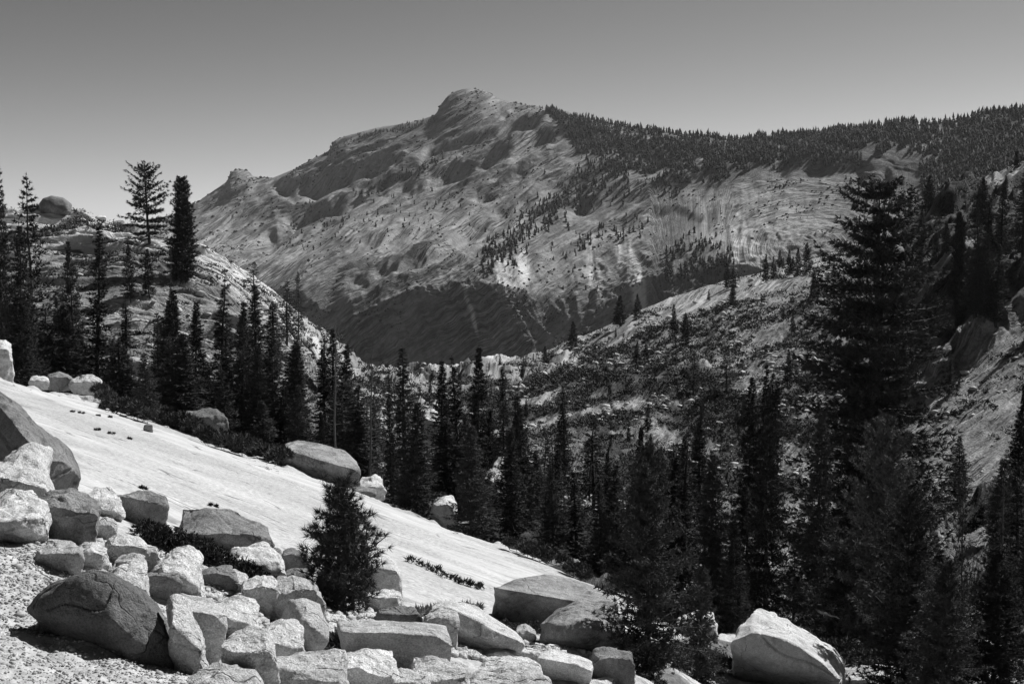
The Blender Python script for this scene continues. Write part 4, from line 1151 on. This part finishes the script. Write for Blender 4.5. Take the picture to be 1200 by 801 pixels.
# --- the forest on the mountain: past counting, one object
def far_forest():
    r = np.random.RandomState(12)
    pts = []
    def add(px, py, hm):
        h = Cm.hit(px, py)
        if h: pts.append((*h, hm))
    lower = lambda x: np.interp(x, [640, 660, 680, 740, 780, 850, 900, 1000, 1060, 1110, 1200], [131, 150, 190, 206, 220, 212, 192, 176, 186, 230, 240])
    upper = lambda x: np.interp(x, Cm.gpx, Cm.gpy.min(0)) + .8
    n = 0
    while n < 5200:
        x = r.uniform(640, 1230); f = r.rand() ** .9
        y = upper(x) + (lower(x) - upper(x)) * f
        if n2(x * .05, y * .11, 5) + .6 * n2(x * .15, y * .3, 6) < -.32 + (f - .45) * 1.1 + .25 * (x > 1040): continue
        add(x, y, r.uniform(5, 10) * (1.4 if r.rand() < .12 else 1)); n += 1
    for x in np.arange(600, 1260, .9):                       # the skyline itself
        dens = sm(610, 700, x)
        if r.rand() < (.15 + .6 * dens) * (.45 + .9 * (n2(x * .08, 3., 4) > -.15)): add(x + r.randn() * .8, upper(x) + .3, (5 + 7 * r.rand() ** 1.5) * (.5 + .5 * dens) * (1.25 if r.rand() < .1 else 1))
    def band(line, w, n, h0, h1):
        xs = [p[0] for p in line]; ys = [p[1] for p in line]
        for _ in range(n):
            x = r.uniform(xs[0], xs[-1]); y = np.interp(x, xs, ys) + r.randn() * w
            add(x, y, r.uniform(h0, h1))
    band([(565,310),(600,285),(640,248),(690,210),(740,192)], 13, 430, 5, 11)
    band([(380,182),(410,164),(440,156),(480,149),(510,142)], 2.0, 120, 5, 9)
    band([(410,232),(440,222),(470,208),(520,185)], 4, 60, 6, 11)
    band([(640,262),(700,235),(760,205),(800,214)], 10, 90, 5, 10)
    band([(660,305),(700,275),(760,262)], 8, 50, 5, 10)
    band([(780,300),(820,288),(850,300)], 9, 60, 5, 10)
    band([(340,278),(420,262),(520,250)], 14, 60, 5, 9)
    band([(1080,235),(1120,205),(1220,195)], 22, 1000, 6, 12)
    band([(1090,240),(1110,250),(1130,235)], 10, 120, 7, 14)
    band([(900,190),(940,184),(1010,186)], 6, 160, 6, 11)
    band([(480,200),(600,260),(700,330)], 40, 60, 4, 8)
    band([(780,325),(840,312),(860,305)], 6, 80, 6, 11)
    band([(990,230),(1030,250),(1090,260)], 14, 70, 6, 11)
    a = np.array(pts); n = len(a)
    # one far conifer: three ragged skirts and a tip
    k = 6; V = []; Fc = []
    for (zb, zt, rb) in ((.08, .52, .20), (.34, .78, .155), (.60, 1.02, .10)):
        b = len(V)
        for i in range(k): V.append((rb * math.cos(i * 6.283 / k), rb * math.sin(i * 6.283 / k), zb))
        V.append((0, 0, zt)); V.append((0, 0, zb + .06))
        for i in range(k):
            Fc.append((b + i, b + (i + 1) % k, b + k)); Fc.append((b + (i + 1) % k, b + i, b + k + 1))
    V = np.array(V); Fc = np.array(Fc); m = len(V)
    W = V[None] + r.randn(n, m, 3) * np.array([.045, .045, .035])
    ang = r.rand(n) * 6.28; ca, sa = np.cos(ang)[:, None], np.sin(ang)[:, None]
    W = np.stack([W[..., 0] * ca - W[..., 1] * sa, W[..., 0] * sa + W[..., 1] * ca, W[..., 2]], -1)
    wd = r.uniform(.8, 1.3, n)
    W = W * np.stack([a[:, 3] * wd, a[:, 3] * wd, a[:, 3]], 1)[:, None] + a[:, None, :3] - np.array([0, 0, .6])
    me = mesh_np('far_forest', W.reshape(-1, 3), (Fc[None] + (np.arange(n) * m)[:, None, None]).reshape(-1), np.full(n * len(Fc), 3), M_FARTREE)
    tag(link('far_forest', me), kind='stuff')
far_forest()
def mountain_scrub():
    mx, md, mz, mp, my = rand_on(Cm, 30000, (180, 1240), (.12, .97), 44, lambda p, py, x, d, r: (fbm(x * .012, d * .007, 4, 66) > r.rand(len(p)) * .8 - .15) & (n2(p * .02, py * .03, 6) > -.5) & ((p > 1100) | (py > 210) | (p < 760)))
    mx, md, mz = mx[:4500], md[:4500], mz[:4500]
    r = np.random.RandomState(8)
    rubble('mountain_scrub', np.stack([mx, md, mz], 1), (1.2 + 3.2 * r.rand(len(mx)) ** 2.5) * md / F, M_FARTREE, 31, .9)
mountain_scrub()

# ------------------------------------------------------------------ shrubs
def leafy(points, rad, n, ln, wd, seed, mat, name='shrub_foliage'):
    r = np.random.RandomState(seed); acc = Acc(); p = np.asarray(points)
    k = r.randint(0, len(p), n)
    off = r.randn(n, 3); off /= np.linalg.norm(off, axis=1)[:, None]
    off[:, 2] = np.abs(off[:, 2]) * .8
    q = p[k] + off * (np.asarray(rad)[k] * r.rand(n) ** .4)[:, None]
    needles(acc, q, off + np.array([0, 0, .5]), 3, ln, wd, .8, r)
    return acc.mesh(name, mat)
# low scrub rooted in the joints of the hillside: ground cover
sx_, sd_, sz_, sp_, sy_ = rand_on(B, 16000, (-60, 1260), (.05, .93), 18, lambda p, py, x, d, r: (d < 400) & (r.rand(len(p)) > .93 * bare(p, py)) & (fbm(x * .10, d * .07, 4, 61) > r.rand(len(p)) * .6 - .12))
g2 = rand_on(B, 12000, (430, 1010), (.06, .72), 19, lambda p, py, x, d, r: (fbm(x * .10, d * .07, 4, 61) > r.rand(len(p)) * .9 - .7) & (d < 260))
cp = np.concatenate([np.stack([sx_, sd_, sz_], 1)[:4200], np.stack(g2[:3], 1)[:4600]]); cr = (3 + 11 * np.random.RandomState(5).rand(len(cp)) ** 2.2) * cp[:, 1] / F
acc = Acc(); r = np.random.RandomState(6)
kk = np.repeat(np.arange(len(cp)), 36); off = r.randn(len(kk), 3) * np.array([1, 1, .5]); off[:, 2] = np.abs(off[:, 2])
off /= np.linalg.norm(off, axis=1)[:, None]
q = cp[kk] + off * (cr[kk] * r.rand(len(kk)) ** .5)[:, None] * np.array([1.2, 1.2, .7])
sc_ = np.repeat(cp[kk, 1] / F, 1)
d_ = off + np.array([0, 0, .4]) + .8 * r.randn(len(kk), 3); d_ /= np.linalg.norm(d_, axis=1)[:, None]
s_ = np.cross(d_, r.randn(len(kk), 3)); s_ /= np.linalg.norm(s_, axis=1)[:, None]
tri = np.stack([q - s_ * (.8 * sc_)[:, None], q + s_ * (.8 * sc_)[:, None], q + d_ * (2.8 * sc_)[:, None]], 1)
acc.tris(tri, np.arange(len(tri) * 3))
tag(link('scrub', acc.mesh('scrub', M_SHRUB)), kind='stuff')

def shrub(px0, px1, foot_line, hpx, label, seed, nb=14, n=2200, leaf=.05, mat=None, name='shrub', group=None, sheet=A, dd=0.0):
    R = random.Random(seed); pts = []; rad = []; wood_ = Acc()
    for i in range(nb):
        x = px0 + (px1 - px0) * (i + .5 + R.uniform(-.3, .3)) / nb
        y = np.interp(x, [p[0] for p in foot_line], [p[1] for p in foot_line])
        h = sheet.hit(x, y) or sheet.hit(x, y + 5) or sheet.hit(x, y + 12) or sheet.hit(x, y + 25)
        if not h or (pts and abs(h[1] - pts[-1][1] + dd) > 12): continue
        rr = hpx * .55 * h[1] / F
        for _ in range(2):
            pts.append((h[0] + R.uniform(-rr, rr) * .6, h[1] + dd + R.uniform(-rr, rr), h[2] + rr * R.uniform(.1, .8))); rad.append(rr * R.uniform(.7, 1.1))
    p = np.array(pts); c = p.mean(0); c[2] = p[:, 2].min() - .05; p = p - c
    if nb <= 3:
        tag(link('plant', leafy(p, rad, n, leaf, leaf * .35, seed, mat or M_SHRUB, 'plant'), loc=tuple(c)), label, 'plant', group); return
    root = bpy.data.objects.new(name, None); COL.objects.link(root); root.location = tuple(c); tag(root, label, 'shrub', group)
    link('foliage', leafy(p, rad, n, leaf, leaf * .35, seed, mat or M_SHRUB, 'foliage'), root)
    base = p.copy(); base[:, 2] -= np.mean(rad) * .9; bo = base
    tube(wood_, bo[:-1], bo[1:], [.010], [.010], 4)
    tube(wood_, np.repeat(base, 2, 0), np.repeat(p, 2, 0) + np.random.RandomState(seed).randn(len(p) * 2, 3) * np.mean(rad) * .4, [.008], [.003], 4)
    link('stems', wood_.mesh('stems', M_TWIG if mat is M_TWIG else M_BARK), root)
    return root
shrub(180, 318, [(180,628),(230,648),(270,668),(318,690)], 40, 'dark spreading mat of shrub in front of the broad lichen boulder', 1, nb=20, n=9000, leaf=.06, dd=-.5)
shrub(478, 568, [(478,657),(500,666),(520,676),(545,686),(568,692)], 8, 'straggling dark shrub creeping across the granite slope right of the young pine', 3, nb=15, n=230, leaf=.12)
shrub(580, 632, [(580,735),(632,738)], 24, 'dark shrub in the shade before the big broad lichen boulder', 5, nb=6, n=1800, leaf=.05, dd=-.6)
shrub(392, 420, [(392,760),(420,762)], 30, 'dry bush with drooping needles left of the long flat topped block', 6, nb=5, n=1400, leaf=.09, dd=-.2)
shrub(486, 560, [(486,722),(560,716)], 10, 'tufts of dry grass behind the light rounded boulder', 7, nb=9, n=500, leaf=.14, mat=M_TWIG)
shrub(620, 640, [(620,700),(640,703)], 8, 'small leafy tuft on the big broad lichen boulder side', 8, nb=3, n=300, leaf=.06)
for i, (a, b_) in enumerate([(100, 180), (180, 250), (255, 330)]):
    shrub(a, b_, [(0,442),(100,468),(200,502),(330,548)], 20, ['bushy scrub along the crest under the left firs', 'bushy scrub along the crest left of the round dark boulder', 'bushy scrub along the crest behind the heap of pale stones'][i], 20 + i, nb=10, n=3200, leaf=.22, dd=1.0)
shrub(600, 690, [(600,648),(690,680)], 16, 'pale leaved scrub along the lower crest under the dark conifers', 31, nb=12, n=2600, leaf=.16, dd=.8)
shrub(740, 860, [(740,772),(860,790)], 26, 'scrub around the feet of the fuzzy pine', 32, nb=12, n=4200, leaf=.12)
shrub(960, 1200, [(960,775),(1200,780)], 34, 'tangled undergrowth in the lower right corner', 33, nb=22, n=9000, leaf=.16)
for i, x in enumerate([86, 96, 116, 130]):
    shrub(x - 3, x + 3, [(0, 470), (200, 500)], 2, 'tiny plant, %s from the left in the top joint of the slope' % ['first','second','third','fourth'][i], 40 + i, nb=2, n=60, leaf=.08, group='tiny plants in the joints of the slope')
for i, (x, y) in enumerate([(115,487),(130,489),(152,492),(168,548),(300,580),(250,556)]):
    shrub(x - 4, x + 4, [(0, y), (400, y + 60)], 2.2, ['first little plant from the left in the upper cracks of the slope','second little plant from the left in the upper cracks of the slope','third little plant from the left in the upper cracks of the slope','little plant alone in the middle of the bare granite slope','little plant on the bright granite slope below the large oval boulder','little plant on the bright granite slope above the shrub mat'][i], 50 + i, nb=2, n=70, leaf=.08, group='little plants in the cracks of the slope')

# the young pine with clustered needles
def young_pine():
    h = A.hit(402, 722); d = h[1]
    s = d / F
    r = np.random.RandomState(77); wood_ = Acc(); fol = Acc()
    H = (zof(566, d) - h[2])
    tr = .045
    zs = np.linspace(0, 1, 7); bx_ = np.array([0, .01, .0, .02, .03, .01, -.02]) * H * .8
    ax = np.stack([bx_, 0 * bx_, zs * H], 1)
    tube(wood_, ax[:-1], ax[1:], tr * (1 - zs[:-1] * .8), tr * (1 - zs[1:] * .8), 7)
    tips = []; dirs = []
    for i in range(135):
        t = r.uniform(.04, .99) ** 1.15; az = r.rand() * 6.28
        prof = np.interp(t, [0, .15, .35, .6, .72, .82, .9, 1], [.70, 1.05, 1.08, .92, .55, .30, .36, .12])
        L = 46 * s * prof * r.uniform(.55, 1.1)
        b = np.array([np.interp(t, zs, bx_), 0, t * H])
        e = b + np.array([math.cos(az) * L, math.sin(az) * L, L * r.uniform(.05, .65)])
        mid = (b + e) / 2 - np.array([0, 0, L * .08])
        tube(wood_, [b, mid], [mid, e], [.014, .010], [.010, .006], 4)
        m = int(3 + L / .07)
        for k in range(m):
            f = .35 + .65 * (k + .5) / m
            q = mid + (e - mid) * max(0, 2 * f - 1) if f > .5 else b + (mid - b) * 2 * f
            j = r.randn(3) * .075 * (1 if k < m - 1 else .2)
            q2 = q + j * 1.25
            tube(wood_, [q], [q2], [.005], [.003], 3)
            tips.append(q2); dirs.append((e - b) / (L + .1) * .8 + j * 4 + np.array([0, 0, .5]))
    for t in (.94, .97, 1.0): tips.append(np.array([bx_[-1], 0, t * H])); dirs.append(np.array([0, 0, 1.]))
    tips = np.array(tips); dirs = np.array(dirs); dirs /= np.linalg.norm(dirs, axis=1)[:, None]
    needles(fol, tips, dirs, 36, .12, .009, .75, r)
    root = bpy.data.objects.new('young_pine', None); COL.objects.link(root); root.location = h
    tag(root, 'young bushy pine standing alone among the foreground boulders, dark against the bright slope', 'pine tree')
    link('trunk', wood_.mesh('trunk', M_BARK), root); link('crown', fol.mesh('crown', M_NEED), root)
young_pine()

# a fallen branch
def fallen(px0, py0, px1, py1, d0, d1, rr, label, seed):
    r = np.random.RandomState(seed); w = Acc()
    a = np.array(P(px0, py0, d0)); b = np.array(P(px1, py1, d1)); c = (a + b) / 2; L = np.linalg.norm(b - a)
    ts = np.linspace(0, 1, 6); pt = a[None] * (1 - ts[:, None]) + b[None] * ts[:, None] + r.randn(6, 3) * L * .015 - c
    tube(w, pt[:-1], pt[1:], rr * (1 - ts[:-1] * .6), rr * (1 - ts[1:] * .6), 6)
    k = r.randint(0, 5, 10); p0 = pt[k] + (pt[k + 1] - pt[k]) * r.rand(10, 1)
    tube(w, p0, p0 + r.randn(10, 3) * L * .07, rr * .3, rr * .08, 3)
    o = link('fallen_branch', w.mesh('fallen_branch', M_TWIG), loc=tuple(c)); tag(o, label, 'branch')
fallen(958, 715, 984, 724, 43, 43, .05, 'bleached fallen branch caught beyond the white topped boulder', 1)
fallen(632, 656, 600, 664, 43, 42, .06, 'grey fallen branch on the lower crest of the slope', 3)

# ------------------------------------------------------------------ the air between
zs_all = [s.gz.min() for s in (A, B, Cm)]; zt = [s.gz.max() for s in (A, B, Cm)]
z0 = min(zs_all) - 1.0; z1 = max(zt) + 30
bm = bmesh.new()
xw = 2600
bmesh.ops.create_cube(bm, size=1.0)
for v in bm.verts:
    v.co = Vector((v.co.x * 2 * xw, -60 + (v.co.y + .5) * (float(Cm.gd.max()) + 120), z0 + (v.co.z + .5) * (z1 - z0)))
me = bpy.data.meshes.new('haze'); bm.to_mesh(me); bm.free()
hm = bpy.data.materials.new('haze'); hm.use_nodes = True
nt = hm.node_tree; nt.nodes.remove(nt.nodes['Principled BSDF'])
pv = nt.nodes.new('ShaderNodeVolumePrincipled')
pv.inputs['Color'].default_value = (.9, .9, .9, 1); pv.inputs['Density'].default_value = 2.6e-5; pv.inputs['Anisotropy'].default_value = 0.2
nt.links.new(pv.outputs[0], nt.nodes['Material Output'].inputs['Volume'])
me.materials.append(hm)
tag(link('haze', me), kind='stuff')
